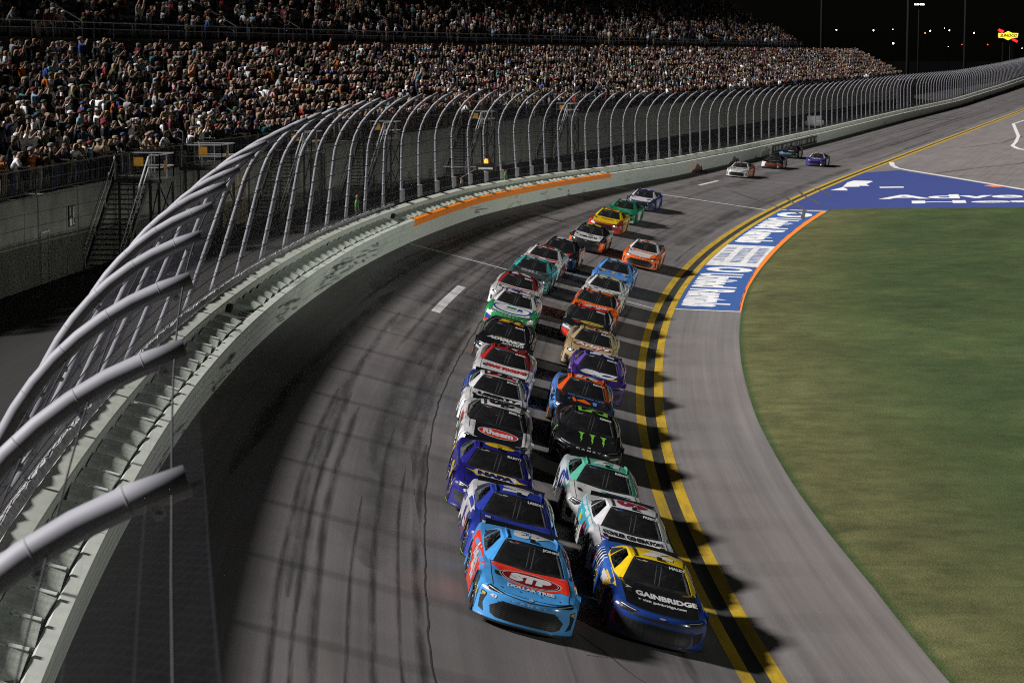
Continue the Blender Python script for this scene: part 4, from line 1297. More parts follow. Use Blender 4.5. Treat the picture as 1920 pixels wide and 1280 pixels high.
def front_pt(a, u, o=0.0):              # a -1..1 across the nose, u 0..1 up
    O = Vector((.94 * a, .42 * abs(a) ** 3.2, 0)); E = Vector((.83 * a, y0(a), 0))
    p = O.lerp(E, gblend(u)); zt = Ht(E.x, E.y)
    dip = .03 * math.exp(-((u - .42) / .25) ** 2) * (1 - abs(a) ** 4)      # shallow mouth
    p.y += dip; p.z = .095 + (zt - .095) * u
    n = Vector((a ** 3 * .75, -1, .35 + max(0, u - .8) * 3)).normalized()
    return p + n * o
def side_pt(sg, y, u, o=0.0):
    zb = .095; zt = Ht(wtop(y), y)
    x = wout(y) + (wtop(y) - wout(y)) * gblend(u)
    x -= .012 * math.sin(math.pi * min(1, u)) * math.exp(-((y - 2.4) / .6) ** 2)
    return Vector((sg * (x + o), y, zb + (zt - zb) * u))
def side_yz(sg, o=.006):
    def f(y, z):
        zt = Ht(wtop(y), y); return side_pt(sg, y, min(1, (z - .095) / (zt - .095)), o)
    return f
def hood_art(o=.006):                     # hood artwork: stretched so it fills the hood from the windscreen forwards
    def f(x, y):
        y = 1.5 - (1.5 - y) * 1.28 if y < 1.5 else y
        y = max(y, y0(max(-1, min(1, x / .84))) + .015); return Vector((x, y, Ht(x, y) + o))
    return f
def hood_xy(o=.006): return lambda x, y: Vector((x, y, Ht(x, y) + o))
def wind_pt(a, b, o=0.0):
    p = Vector((.76 * a, 1.49 + .25 * a * a, 0)); p.z = Ht(p.x, p.y) + .004
    q = Vector((.555 * a, 2.28 + .10 * a * a, 1.225 - .035 * a * a))
    r = p.lerp(q, b); k = .022 * math.sin(math.pi * b)
    return r + Vector((0, -.45, .85)) * (o + k)
def roof_pt(a, c, o=0.0):               # a across, c 0 front .. 1 rear
    y = (2.28 + .10 * a * a) * (1 - c) + (3.42 - .10 * a * a) * c
    x = a * (.555 + .03 * math.sin(math.pi * c)); z = 1.225 + .045 * math.sin(math.pi * min(1, c * .9 + .05)) - .035 * a * a - .01 * c
    return Vector((x, y, z + o))
def roof_xy(o=.006):
    def f(x, y):
        a = max(-1, min(1, x / .57)); c = (y - (2.28 + .10 * a * a)) / (1.14 - .2 * a * a); return roof_pt(a, max(0, min(1, c)), o)
    return f
def rear_pt(a, b, o=0.0):
    p = roof_pt(a, 1); q = Vector((.70 * a, 4.28 - .12 * a * a, 0)); q.z = Ht(q.x, q.y) + .003
    r = p.lerp(q, b); return r + Vector((0, .4, .9)) * (o + .03 * math.sin(math.pi * b))
def gh_top(sg, k):                       # edge of windscreen, roof and rear window along k 0..3
    if k <= 1: return wind_pt(sg, k)
    if k <= 2: return roof_pt(sg, k - 1)
    return rear_pt(sg, k - 2)
def gh_bot(sg, k):
    y = ip(k, [(0, 1.72), (1, 2.15), (2, 3.55), (3, 4.2)]); x = ip(k, [(0, .775), (1, .85), (2, .86), (3, .72)])
    return Vector((sg * x, y, Ht(x, y) - .002))
def gh_side(sg, k, v, o=0.0):
    a = gh_bot(sg, k); b = gh_top(sg, k); p = a.lerp(b, v)
    p.x += sg * (.025 * math.sin(math.pi * v) + o)
    return p
def gh_yz(sg, o=.006):
    def f(k, v): return gh_side(sg, k, v, o)
    return f

PAINT0 = mat("race_paint_base", (.5, .5, .5), .3, coat=.5)
def mesh_front():
    mb = MB(); A = lin(-1, 1, 29); mb.grid([[front_pt(a, u) for a in A] for u in (0, .06, .12, .22, .32, .42, .52, .62, .72, .8, .87, .93, .97, 1)]); return mb.mesh("front_bumper", PAINT0, True)
def mesh_hood():
    mb = MB(); P = []
    for b in lin(0, 1, 16):
        r = []
        for a in lin(-.87, .87, 23):
            ya = y0(a); yb = 1.50 + .24 * (a / .87) ** 2; y = ya + (yb - ya) * b
            r.append(Vector((a * wtop(y), y, Ht(a * wtop(y), y))))
        P.append(r)
    mb.grid(P); return mb.mesh("hood", PAINT0, True)
def mesh_fender(sg):
    mb = MB(); P = []
    for b in lin(0, 1, 18):
        r = []
        for a in (.872, .9, .935, .97, 1.0):
            ya = y0(a); y = ya + (1.78 - ya) * b; r.append(Vector((sg * a * wtop(y), y, Ht(a * wtop(y), y))))
        P.append(r)
    mb.grid(P)
    return mb.mesh("fender", PAINT0, True)
def mesh_side(sg, ya, yb):
    ys = sorted(set([round(y, 3) for y in np.arange(.42, 4.86, .085)] + [yc + r * k for yc, r in ARCH for k in (-.999, -.95, -.8, .8, .95, .999)] + [ya, yb]))
    ys = [y for y in ys if ya - 1e-6 <= y <= yb + 1e-6]
    mb = MB(); P = []
    for y in ys:
        zb = zbot(y); zt = Ht(wtop(y), y); r = []
        for u in (0, .06, .2, .4, .55, .7, .8, .88, .94, .98, 1):
            p = side_pt(sg, y, u); p.z = max(p.z, zb)
            if zb > .1 and u < .06: p.x -= sg * .05
            r.append(p)
        if y > 1.7:
            for w in (.97, .9): r.append(Vector((sg * wtop(y) * w, y, Ht(wtop(y) * w, y))))
        else: r += [r[-1].copy(), r[-1].copy()]
        P.append(r)
    mb.grid(P); return mb.mesh("side_panel", PAINT0, True)
def mesh_roof():
    mb = MB(); mb.grid([[roof_pt(a, c) for a in lin(-1, 1, 15)] for c in lin(0, 1, 9)]); return mb.mesh("roof", PAINT0, True)
def mesh_pillar(sg):
    mb = MB(); ks = lin(0, 3, 31)
    mb.grid([[gh_side(sg, k, v) for v in lin(0, 1, 7)] for k in ks])
    # front pillar face beside the glass
    mb.grid([[wind_pt(sg * .93, b, .006), wind_pt(sg * 1.0, b, .004)] for b in lin(0, 1, 8)])
    mb.grid([[wind_pt(sg * .93, b, .006), wind_pt(sg * .93, b, -.01)] for b in lin(0, 1, 8)])
    mb.grid([[rear_pt(sg * .86, b, .006), rear_pt(sg * 1.0, b, .004)] for b in lin(0, 1, 6)])
    return mb.mesh("pillar", PAINT0, True)
def mesh_deck():
    mb = MB(); P = []
    for y in lin(4.1, 4.88, 7): P.append([Vector((a * wtop(y), y, Ht(a * wtop(y), y))) for a in lin(-1, 1, 13)])
    mb.grid(P)
    mb.grid([[Vector((a * .82, 4.88 + .04 * (1 - a * a) * (1 if z < .9 else .4), z if z < .9 else Ht(a * .82, 4.88))) for a in lin(-1, 1, 11)] for z in (.24, .45, .7, .88, .98)])
    return mb.mesh("rear_bumper", PAINT0, True)
M_TYRE = mat("tyre_rubber", (.018, .018, .018), .8, vary=.2, scale=14)
M_RIM = mat("dark_wheel_alloy", (.06, .06, .065), .4, metal=.6, vary=.1)
M_BLKP = mat("satin_black", (.012, .012, .013), .45, vary=.15)
M_GRIL = mat("grille_black", (.006, .006, .007), .6, vary=.1)
M_GLAS = tint_glass("windscreen_glass", (.80, .82, .85), .9)
M_GLAS2 = tint_glass("side_glass", (.28, .30, .32), 1.0)
M_CAGE = mat("pale_roll_cage", (.5, .5, .5), .45, vary=.1)
M_LAMP = mat("headlamp_decal", (.02, .021, .024), .15, coat=.6, vary=.2)
M_LED = mat("silver_lamp_line", (.62, .63, .65), .25, metal=.3, vary=.1)
M_YLET = mat("yellow_tyre_lettering", (.62, .48, .03), .6)
M_CHRM = mat("badge_silver", (.6, .6, .58), .25, metal=.5, vary=.05)
FRONT_ME, HOOD_ME, ROOF_ME, DECK_ME = mesh_front(), mesh_hood(), mesh_roof(), mesh_deck()
FEND_ME = [mesh_fender(-1), mesh_fender(1)]
SIDE_ME = {(sg, k): mesh_side(sg, a, b) for sg in (-1, 1) for k, a, b in (('f', .42, 1.72), ('d', 1.72, 3.2), ('q', 3.2, 4.88))}
PIL_ME = [mesh_pillar(-1), mesh_pillar(1)]
mb = MB(); mb.grid([[wind_pt(a, b) for a in lin(-1, 1, 13)] for b in lin(0, 1, 9)]); WIND_ME = mb.mesh("windscreen", M_GLAS, True)
mb = MB(); mb.grid([[rear_pt(a, b) for a in lin(-1, 1, 9)] for b in lin(0, 1, 7)]); REAR_ME = mb.mesh("rear_window", M_GLAS2, True)
SWIN_ME = []
for sg in (-1, 1):
    bm = lay([[(1.06, .1), (1.02, .45), (1.12, .9), (1.5, .93), (1.74, .9), (1.80, .12), (1.4, .08)]], gh_yz(sg, .007), (.12, .2)); me = bpy.data.meshes.new("side_window"); bm.to_mesh(me); bm.free(); me.materials.append(M_GLAS2)
    bm = lay([[(1.88, .14), (1.84, .82), (2.02, .84), (2.4, .52), (2.62, .2)]], gh_yz(sg, .007), (.12, .2)); m2 = bpy.data.meshes.new("quarter_window"); bm.to_mesh(m2); bm.free(); m2.materials.append(M_BLKP)
    SWIN_ME.append((me, m2))
# dark hole behind the side glass so the window reads as deep
mb = MB()
mb.box((0, 2.75, .50), 1.5, 2.5, .5)
mb.quad((-.7, 1.55, .78), (.7, 1.55, .78), (.72, 1.95, .82), (-.72, 1.95, .82))
CAB_ME = mb.mesh("cockpit_tub", mat("cockpit_grey_black", (.11, .11, .118), .7, vary=.7, scale=9))
mb = MB()
for sg in (-1, 1):
    mb.tube([wind_pt(sg * .9, .02, -.05), wind_pt(sg * .9, .95, -.06)], .024, 6); mb.tube([roof_pt(sg * .9, .02, -.05), roof_pt(sg * .85, .95, -.05)], .024, 6)
    mb.tube([(sg * .68, 2.0, .8), (sg * .52, 3.3, 1.16)], .022, 6); mb.tube([(sg * .72, 1.9, .78), (sg * .72, 3.2, .82)], .022, 6)
mb.tube([roof_pt(-.9, .02, -.06), roof_pt(.9, .02, -.06)], .022, 6); mb.tube([roof_pt(-.9, .75, -.06), roof_pt(.9, .75, -.06)], .022, 6)
mb.tube([(.03, 1.72, .86), (.08, 2.35, 1.16)], .016, 5); mb.tube([(-.06, 1.74, .86), (-.02, 2.35, 1.16)], .012, 5)
mb.tube([(-.5, 3.1, .75), (.5, 3.1, 1.15)], .022, 6)
CAGE_ME = mb.mesh("roll_cage", M_CAGE, True)
mb = MB(); mb.box((.32, 2.95, .80), .46, .16, .52); mb.box((.32, 2.9, 1.02), .30, .18, .18); mb.box((.08, 2.82, .98), .05, .30, .2); mb.box((.56, 2.82, .98), .05, .30, .2)
SEAT_ME = mb.mesh("seat", mat("seat_dark_grey", (.24, .24, .25), .7, vary=.2))
mb = MB(); P = []
for k in range(17):
    a = 2 * math.pi * k / 16; P.append(Vector((.32 + .16 * math.cos(a), 2.28 - .05 * math.sin(a), .90 + .15 * math.sin(a))))
mb.tube(P, .018, 6); mb.bar((.17, 2.28, .90), (.47, 2.28, .90), .03)
STEER_ME = mb.mesh("steering_wheel", mat("wheel_grip", (.09, .09, .09), .6))
mb = MB(); P = []
for y, r in ((-.15, .23), (-.15, .33), (-.125, .355), (.125, .355), (.15, .33), (.15, .23)):
    P.append([(y, r * math.cos(2 * math.pi * k / 28), r * math.sin(2 * math.pi * k / 28)) for k in range(28)])
mb.grid(P, 0, None, True)
TYRE_ME = mb.mesh("tyre", M_TYRE, True)
mb = MB(); P = []
for y, r in ((-.13, .235), (-.115, .20), (-.06, .18), (-.075, .06), (-.095, .02)):
    P.append([(y, r * math.cos(2 * math.pi * k / 24), r * math.sin(2 * math.pi * k / 24)) for k in range(24)])
mb.grid(P, 0, None, True)
for k in range(5):
    a = 2 * math.pi * k / 5; mb.bar((-.115, .05 * math.cos(a), .05 * math.sin(a)), (-.125, .21 * math.cos(a), .21 * math.sin(a)), .06, .03)
RIM_ME = mb.mesh("rim", M_RIM, True)
mb = MB()
for c in (0, math.pi):
    for j in range(7):
        a0 = c + .18 * j - .6; a1 = a0 + .12
        mb.quad(*[(-.1525 + (.012 if r > .3 else 0), r * math.cos(a), r * math.sin(a)) for a, r in ((a0, .255), (a1, .255), (a1, .315), (a0, .315))])
TLET_ME = mb.mesh("tyre_lettering", M_YLET)
mb = MB(); P = []
for a in lin(-1, 1, 25): P.append([front_pt(a, 0, .08) + Vector((0, 0, -.03)), front_pt(a, .03, .08) + Vector((0, 0, -.015)), Vector((.9 * a, .75, .07))])
mb.grid(P); mb.quad((-.94, .5, .085), (.94, .5, .085), (.9, 4.8, .12), (-.9, 4.8, .12))
SPLT_ME = mb.mesh("splitter", M_BLKP)
SPOI = []
mb = MB(); P = []
for z, y in ((.93, 4.83), (1.03, 4.90)): P.append([Vector((a * .76, y - .05 * abs(a) ** 2, z)) for a in lin(-1, 1, 9)])
mb.grid(P); P2 = [[p + Vector((0, .012, 0)) for p in r] for r in P]; mb.grid(P2)
SPOI_ME = mb.mesh("spoiler", PAINT0)
mb = MB()
for sg in (-1, 1):
    for a in (sg * .88,):
        P = [[roof_pt(a, c, 0), roof_pt(a, c, .045)] for c in lin(.03, .97, 8)]
        mb.grid(P); mb.grid([[p + Vector((.012, 0, 0)) for p in r] for r in P])
RAIL_ME = mb.mesh("roof_rail", PAINT0)
mb = MB(); mb.box((.0, 2.42, 1.262), .10, .14, .05); mb.box((.0, 2.36, 1.275), .05, .05, .06); 
RCAM_ME = mb.mesh("roof_camera", M_BLKP)
def art_me(name, polys, mapf, m, step):
    bm = lay(polys, mapf, step); me = bpy.data.meshes.new(name); bm.to_mesh(me); bm.free(); me.materials.append(m); return me
def sym(p): return [p, [(-x, y) for x, y in p][::-1]]
def fr(o): return lambda x, u: front_pt(max(-1, min(1, x / .94)), u, o)
KIT = {}
def slats(x0, x1, u0, u1, n, o):
    return [rect(x0, u0 + (u1 - u0) * (k + .3) / n, x1, u0 + (u1 - u0) * (k + .62) / n) for k in range(n)]
M_SLAT = mat("grille_bar", (.018, .018, .019), .4, vary=.1)
KIT['wide'] = [("grille", [[(-.50, .70), (.50, .70), (.70, .42), (.66, .20), (.55, .12), (-.55, .12), (-.66, .20), (-.70, .42)]], .004, M_GRIL),
               ("grille_bar", slats(-.58, .58, .16, .66, 8, 0), .012, M_SLAT),
               ("side_inlet", sym([(.80, .66), (.90, .60), (.88, .22), (.78, .16), (.83, .42)]), .004, M_GRIL),
               ("hood_seam", [[(-.62, .925), (0, .875), (.62, .925), (.62, .945), (0, .905), (-.62, .945)]], .004, M_GRIL)]
KIT['slim'] = [("grille", [[(-.74, .58), (.66, .58), (.66, .20), (.56, .05), (-.56, .05), (-.70, .14)]], .004, M_GRIL),
               ("grille_bar", slats(-.56, .56, .16, .52, 6, 0) + [rect(-.35, .14, -.32, .55), rect(.32, .14, .35, .55), rect(-.02, .14, .01, .55)], .012, M_SLAT),
               ("upper_grille", [[(-.66, .80), (.66, .80), (.60, .72), (-.60, .72)]], .004, M_GRIL),
               ("side_inlet", sym([(.68, .55), (.88, .62), (.86, .30), (.72, .16)]), .004, M_GRIL)]
KIT['tall'] = [("grille", [[(-.56, .84), (.56, .84), (.62, .62), (.54, .36), (-.54, .36), (-.62, .62)]], .004, M_GRIL),
               ("grille_bar", slats(-.5, .5, .40, .80, 6, 0), .012, M_SLAT),
               ("lower_grille", [[(-.66, .28), (.66, .28), (.58, .10), (-.58, .10)]], .004, M_GRIL),
               ("side_inlet", sym([(.72, .5), (.88, .58), (.86, .26), (.74, .2)]), .004, M_GRIL)]
HEADL = {'wide': ([(.52, .95), (.86, 1.0), (.88, .90), (.80, .86), (.60, .90)], [(.55, .915), (.84, .955), (.845, .94), (.56, .90)]),
         'slim': ([(.50, .93), (.87, .96), (.88, .82), (.78, .76), (.62, .80)], [(.55, .90), (.85, .93), (.85, .915), (.55, .885)]),
         'tall': ([(.62, .98), (.88, .98), (.89, .82), (.74, .76), (.64, .86)], [(.66, .95), (.86, .95), (.86, .93), (.66, .93)])}
KITM = {k: [(n, art_me(n, pp, fr(o), m, (.1, .08))) for n, p, o, m in v for pp in ([[x] for x in p] if n == 'side_inlet' else [p])] for k, v in KIT.items()}
def mir(p, sg): return p if sg > 0 else [(-x, y) for x, y in p][::-1]
HLM = {k: [(art_me("headlight", [mir(a, sg)], fr(.006), M_LAMP, (.08, .06)), art_me("lamp_line", [mir(b, sg)], fr(.012), M_LED, (.08, .06))) for sg in (-1, 1)] for k, (a, b) in HEADL.items()}
VENT_ME = [art_me("hood_vent", [[(s * .68, .86), (s * .56, .86), (s * .60, 1.08), (s * .70, 1.08)]], hood_xy(.006), M_GRIL, .08) for s in (-1, 1)]
WVENT_ME = art_me("windscreen_vent", [rect(-.20, .83, .12, .91)], lambda a, b: wind_pt(a, b, .010), M_GRIL, .1)
mb = MB()
def gap(path, w=.012):
    for a, b in zip(path[:-1], path[1:]):
        d = (b - a).normalized(); n_ = d.cross(Vector((0, -.2, 1))).normalized() * w / 2
        mb.quad(a - n_, b - n_, b + n_, a + n_)
for sg in (-1, 1):
    gap([Vector((sg * .87 * wtop(y), y, Ht(sg * .87 * wtop(y), y) + .004)) for y in lin(y0(.87) + .01, 1.70, 14)])
    gap([side_pt(sg, .445, u, .004) for u in lin(.12, 1, 9)])
    gap([side_pt(sg, 1.735, u, .004) for u in lin(.02, .97, 9)])
    gap([side_pt(sg, 3.2, u, .004) for u in lin(.02, .97, 9)])
gap([front_pt(a, .985, .004) for a in lin(-1, 1, 21)], .014)
GAP_ME = mb.mesh("panel_gap", M_GRIL)
PIN_ME = art_me("hood_pin", [ellipse(x, y, .022, .022, 8) for x in (-.55, -.2, .2, .55) for y in (.30 + .0, )] + [ellipse(x, 1.42, .02, .02, 8) for x in (-.5, .5)], hood_xy(.008), M_GRIL, .2)

_pm = {}
def paint(c, rough=.22):
    k = tuple(round(x, 4) for x in c)
    if k not in _pm: _pm[k] = mat("race_paint_%d" % len(_pm), c, rough, coat=.6, vary=.10, scale=3.5, spec=.5)
    return _pm[k]
WHT = (.66, .66, .67); BLK = (.012, .012, .014); RED = (.50, .025, .018); DRED = (.22, .012, .015); BLU = (.02, .04, .26); LBL = (.075, .33, .72); YEL = (.75, .52, .015); ORG = (.78, .14, .012)
TEAL = (.05, .42, .42); GRN = (.02, .22, .09); NEON = (.22, .62, .06); TAN = (.42, .31, .17); PUR = (.085, .035, .26); SKY = (.14, .36, .72); NAVY = (.015, .02, .085); SIL = (.42, .43, .45); MINT = (.10, .42, .30); GOLD = (.55, .40, .08)
def bent(o, c):
    c = o.material_slots[0]
    return c
def panel(name, me, parent, col):
    o = link(name, me, parent); s = o.material_slots[0]; s.link = 'OBJECT'; s.material = paint(col); return o
CAR_N = [0]
def car(t_ws, q, kit, label, hood, base=None, side=None, roof=None, pil=None, rear=None, name=None, num=None, numc=WHT, extra=None, far=False, sponsor=None, spoil=BLK, yaw=0.0, quarter=None, qcol=None):
    base = base or hood; side = side or base; roof = roof or hood; pil = pil or roof; rear = rear or side
    q_ = q
    B, L, D, s, c = frame(t_ws)
    nz = L * (-s) + Vector((0, 0, c)); x = -(L * c + Vector((0, 0, s))); y = nz.cross(x)
    Mx = Matrix((x, y, nz)).transposed() @ Matrix.Rotation(R(yaw), 3, 'Z')
    p = pt(t_ws, q, 0) - Mx @ Vector((0, 2.3, 0)) + nz * .012
    r = empty("race_car", (0, 0, 0), label, "race car", "stock cars racing down the banking")
    r.matrix_world = Matrix.Translation(p) @ Mx.to_4x4()
    panel("front_bumper", FRONT_ME, r, base); hd = panel("hood", HOOD_ME, r, hood); rf = panel("roof", ROOF_ME, r, roof); rb = panel("rear_bumper", DECK_ME, r, rear)
    sides = {}
    for i, sg in enumerate((-1, 1)):
        panel("fender", FEND_ME[i], r, base)
        sides[sg] = [panel("front_side_panel", SIDE_ME[(sg, 'f')], r, base), panel("door", SIDE_ME[(sg, 'd')], r, side), panel("rear_side_panel", SIDE_ME[(sg, 'q')], r, qcol or side)]
        panel("pillar", PIL_ME[i], r, pil)
        link("side_window", SWIN_ME[i][0], r); link("quarter_window", SWIN_ME[i][1], r)
    ws = link("windscreen", WIND_ME, r); link("rear_window", REAR_ME, r)
    link("panel_gap", GAP_ME, r)["kind"] = "stuff"; link("cockpit_tub", CAB_ME, r); link("roll_cage", CAGE_ME, r); link("seat", SEAT_ME, r); link("steering_wheel", STEER_ME, r)
    link("splitter", SPLT_ME, r); panel("spoiler", SPOI_ME, r, spoil); panel("roof_rail", RAIL_ME, rf, BLK if sum(roof) > 1.2 else roof); link("roof_camera", RCAM_ME, rf)
    for n, me in KITM[kit]: link(n, me, r)
    for a, b in HLM[kit]:
        h = link("headlight", a, r); link("lamp_line", b, h)
    [link("hood_vent", v, hd) for v in VENT_ME]; link("windscreen_vent", WVENT_ME, ws)
    if not far: link("hood_pin", PIN_ME, hd)
    for sx in (-1, 1):
        for yc in (.97, 3.76):
            w = empty("wheel", (sx * .825, yc, .345)); w.parent = r
            w.rotation_euler = (random.random() * 6, 0, math.pi if sx > 0 else 0)
            if sx > 0: w.rotation_euler = (random.random() * 6, 0, math.pi)
            link("tyre", TYRE_ME, w); link("rim", RIM_ME, w)
            if not far: link("tyre_lettering", TLET_ME, w)
    if name: art("driver_name_lettering", [place_text(name, *( (.34, .80, .93, .915)), .045)], lambda a, b: wind_pt(a, b, .012), paint(WHT), ws, (.12, .1))
    if kit == 'wide':
        art("badge", [ellipse(0, .965, .055, .028, 16)], fr(.008), M_CHRM, r, .1)
        if not far: art("badge", [ellipse(-.52, .89, .075, .028, 14)], lambda a, b: wind_pt(a, b, .012), paint((.35, .03, .04)), ws, .1)
    elif kit == 'slim':
        art("badge", [[(-.08, .875), (-.03, .90), (.03, .90), (.08, .875), (.03, .85), (-.03, .85)]], fr(.008), M_CHRM, r, .1)
        if not far: art("badge", [[(-.62, .885), (-.54, .905), (-.46, .90), (-.40, .88), (-.5, .865), (-.58, .868)]], lambda a, b: wind_pt(a, b, .012), paint((.45, .38, .2)), ws, .1)
    else:
        if not far: art("badge", [ellipse(-.52, .89, .09, .026, 14)], lambda a, b: wind_pt(a, b, .012), paint((.03, .06, .3)), ws, .1)
    if num:
        art("roof_number", [place_text(num, -.36, 2.50, .36, 3.28, .06, .12, 180)], roof_xy(.008), paint(numc), rf, (.15, .15))
        for sg in (-1, 1):
            y0_, y1_ = (2.95, 2.1) if sg < 0 else (2.1, 2.95)
            V, Fs = text2d(num, .06, .1); V2 = np.stack([y0_ + V[:, 0] * (y1_ - y0_), .26 + V[:, 1] * .46], 1)
            art("door_number", [(V2, Fs)], side_yz(sg, .008), paint(numc), sides[sg][1], (.15, .12))
    for s_ in (sponsor or []):
        txt, x0, y0_, x1, y1_, colr = s_[:6]; bold = s_[6] if len(s_) > 6 else .03; sh = s_[7] if len(s_) > 7 else 0
        art("hood_lettering", [place_text(txt, x0, y0_, x1, y1_, bold, sh)], hood_art(.012), paint(colr), hd, (.1, .1))
    if extra: extra(r, hd, rf, sides, ws)
    return r
def H_(hd, polys, c, o=.008, nm="hood_graphic"): return art(nm, polys, hood_art(o), paint(c), hd, (.08, .06))
def F_(r, polys, c, o=.008, nm="nose_graphic"): return art(nm, polys, fr(o), paint(c), r, (.09, .07))
def S_(sides, sg, polys, c, o=.007, nm="side_graphic", part=1): return art(nm, polys, side_yz(sg, o), paint(c), sides[sg][part], (.12, .12))
def R_(rf, polys, c, o=.007, nm="roof_graphic"): return art(nm, polys, roof_xy(o), paint(c), rf, (.1, .1))
def S_text(sides, sg, txt, ya, yb, z0, z1, c, part=1, bold=.03, shear=0):
    if sg < 0: ya, yb = max(ya, yb), min(ya, yb)
    else: ya, yb = min(ya, yb), max(ya, yb)
    V, Fs = text2d(txt, bold, shear); V2 = np.stack([ya + V[:, 0] * (yb - ya), z0 + V[:, 1] * (z1 - z0)], 1)
    art("side_lettering", [(V2, Fs)], side_yz(sg, .010), paint(c), sides[sg][part], (.15, .12))
def small_decals(sides, cols, n=7, seed=1):
    rr = random.Random(seed)
    for sg in (-1, 1):
        for k in range(n):
            part = rr.choice((0, 0, 1, 2)); y = {0: rr.uniform(1.42, 1.66), 1: rr.uniform(1.78, 2.0), 2: rr.uniform(4.25, 4.7)}[part]; z = rr.uniform(.2, .72); w = rr.uniform(.05, .11)
            S_(sides, sg, [rect(y - w, z, y + w, z + rr.uniform(.03, .08))], rr.choice(cols), .009, "sponsor_decal", part)

def ex_stp(r, hd, rf, sides, ws):
    H_(hd, [[(-.75, 1.66), (-.74, 1.42), (-.58, 1.20), (-.40, .86), (-.25, .80), (.25, .80), (.40, .86), (.58, .90), (.75, .86), (.75, 1.66), (.4, 1.56), (0, 1.505), (-.4, 1.56)]], (.82, .045, .02))
    H_(hd, [ellipse(0, 1.12, .60, .29, 48)], WHT, .012); H_(hd, [ellipse(0, 1.12, .58, .275, 48)], (.14, .01, .012), .015); H_(hd, [ellipse(0, 1.12, .545, .26, 48)], WHT, .018); H_(hd, [ellipse(0, 1.12, .53, .247, 48)], (.22, .012, .015), .021)
    art("hood_lettering", [place_text("STP", -.41, .96, .41, 1.28, .09, .15)], hood_art(.026), paint(WHT), hd, (.1, .1))
    art("hood_lettering", [place_text("DOLLAR TREE", -.45, .66, .45, .79, .05)], hood_art(.014), paint(WHT), hd, (.1, .1))
    art("nose_lettering", [place_text("C A M R Y", -.34, .755, .34, .83, .02)], fr(.010), paint((.35, .55, .8)), r, (.1, .05))
    art("nose_lettering", [place_text("43", -.74, .70, -.62, .80, .05)], fr(.012), paint(WHT), r, (.1, .05))
    for sg in (-1, 1):
        S_(sides, sg, [[(1.3, .5), (1.72, .22), (1.72, .95), (1.2, .9)]], (.82, .045, .02), .006, "side_graphic", 0)
        S_(sides, sg, [rect(1.73, .1, 3.19, .98)], (.82, .045, .02), .005, "side_graphic", 1)
        S_(sides, sg, [[(3.2, .5), (3.2, .98), (4.3, 1.0), (3.9, .75)]], (.82, .045, .02), .006, "side_graphic", 2)
        S_text(sides, sg, "Dollar", 2.5, 3.15, .6, .86, WHT, 1, .05, .2)
        S_(sides, sg, [[(.5, .40), (.60, .40), (.60, .52), (.5, .52)]], GOLD, .008, "sponsor_decal", 0)
    for sx in (-1, 1): F_(r, [[(sx * .80, .62), (sx * .90, .66), (sx * .90, .78), (sx * .80, .74)]], (.02, .02, .02), .006); F_(r, [[(sx * .82, .65), (sx * .88, .67), (sx * .88, .74), (sx * .82, .72)]], GOLD, .009)
    small_decals(sides, [WHT, YEL, (.03, .03, .03)], 6, 3)
def ex_napa(r, hd, rf, sides, ws):
    H_(hd, [[(-.46, 1.47), (.46, 1.47), (.56, 1.29), (.46, 1.09), (-.46, 1.09), (-.56, 1.29)], [(-.50, 1.32), (-.72, 1.30), (-.60, 1.25), (-.52, 1.2)], [(.50, 1.32), (.60, 1.25), (.74, 1.20), (.52, 1.18)]], YEL)
    H_(hd, [[(-.46, 1.415), (.46, 1.415), (.51, 1.285), (.46, 1.145), (-.46, 1.145), (-.51, 1.285)]], WHT, .013)
    art("hood_lettering", [place_text("NAPA", -.43, 1.165, .43, 1.395, .09)], hood_art(.019), paint(NAVY), hd, (.1, .1))
    art("nose_lettering", [place_text("9", -.70, .66, -.60, .78, .05)], fr(.012), paint(WHT), r, (.1, .05))
    for sg in (-1, 1):
        S_(sides, sg, [[(3.9, .7), (4.0, .85), (4.15, .78), (4.3, .9), (4.35, .75), (4.5, .68), (4.33, .6), (4.3, .48), (4.15, .58), (3.98, .5), (4.02, .62)]], YEL, .009, "side_graphic", 2)
        S_(sides, sg, [rect(.55, .3, .57, .66), rect(1.5, .12, 1.52, .9)], YEL, .008, "pinstripe", 0)
        S_(sides, sg, [rect(.5, .10, 1.0, .12)], NEON, .008, "pinstripe", 0)
    small_decals(sides, [WHT, YEL, RED, SIL], 9, 5)
def ex_larson(r, hd, rf, sides, ws):
    H_(hd, [[(-.72, 1.08), (-.40, 1.0), (.40, 1.0), (.72, 1.08), (.72, .92), (.4, .84), (-.4, .84), (-.72, .92)]], WHT)
    art("hood_lettering", [place_text("HendrickCars.com", -.5, .86, .5, .98, .04)], hood_art(.014), paint(RED), hd, (.1, .1))
    H_(hd, [rect(-.66, 1.30, -.54, 1.40)], WHT, .010)
    for sg in (-1, 1):
        S_(sides, sg, [[(1.72, .75), (1.72, .97), (3.2, .99), (3.2, .62)]], WHT, .005, "side_graphic", 1)
        S_(sides, sg, [[(3.21, .3), (3.21, .98), (4.8, 1.0), (4.8, .4)]], WHT, .005, "side_graphic", 2)
        S_(sides, sg, [[(1.9, .2), (2.1, .2), (2.5, .7), (2.3, .7)], [(2.3, .2), (2.5, .2), (2.9, .7), (2.7, .7)]], RED, .008)
        S_text(sides, sg, "Cars", 3.5, 4.5, .62, .85, BLU, 2, .05, .2)
        S_(sides, sg, [rect(1.3, .42, 1.36, .62)], YEL, .009, "sponsor_decal", 0)
        S_(sides, sg, [rect(.5, .10, 1.0, .12)], NEON, .008, "pinstripe", 0)
    small_decals(sides, [WHT, RED, YEL], 6, 8)
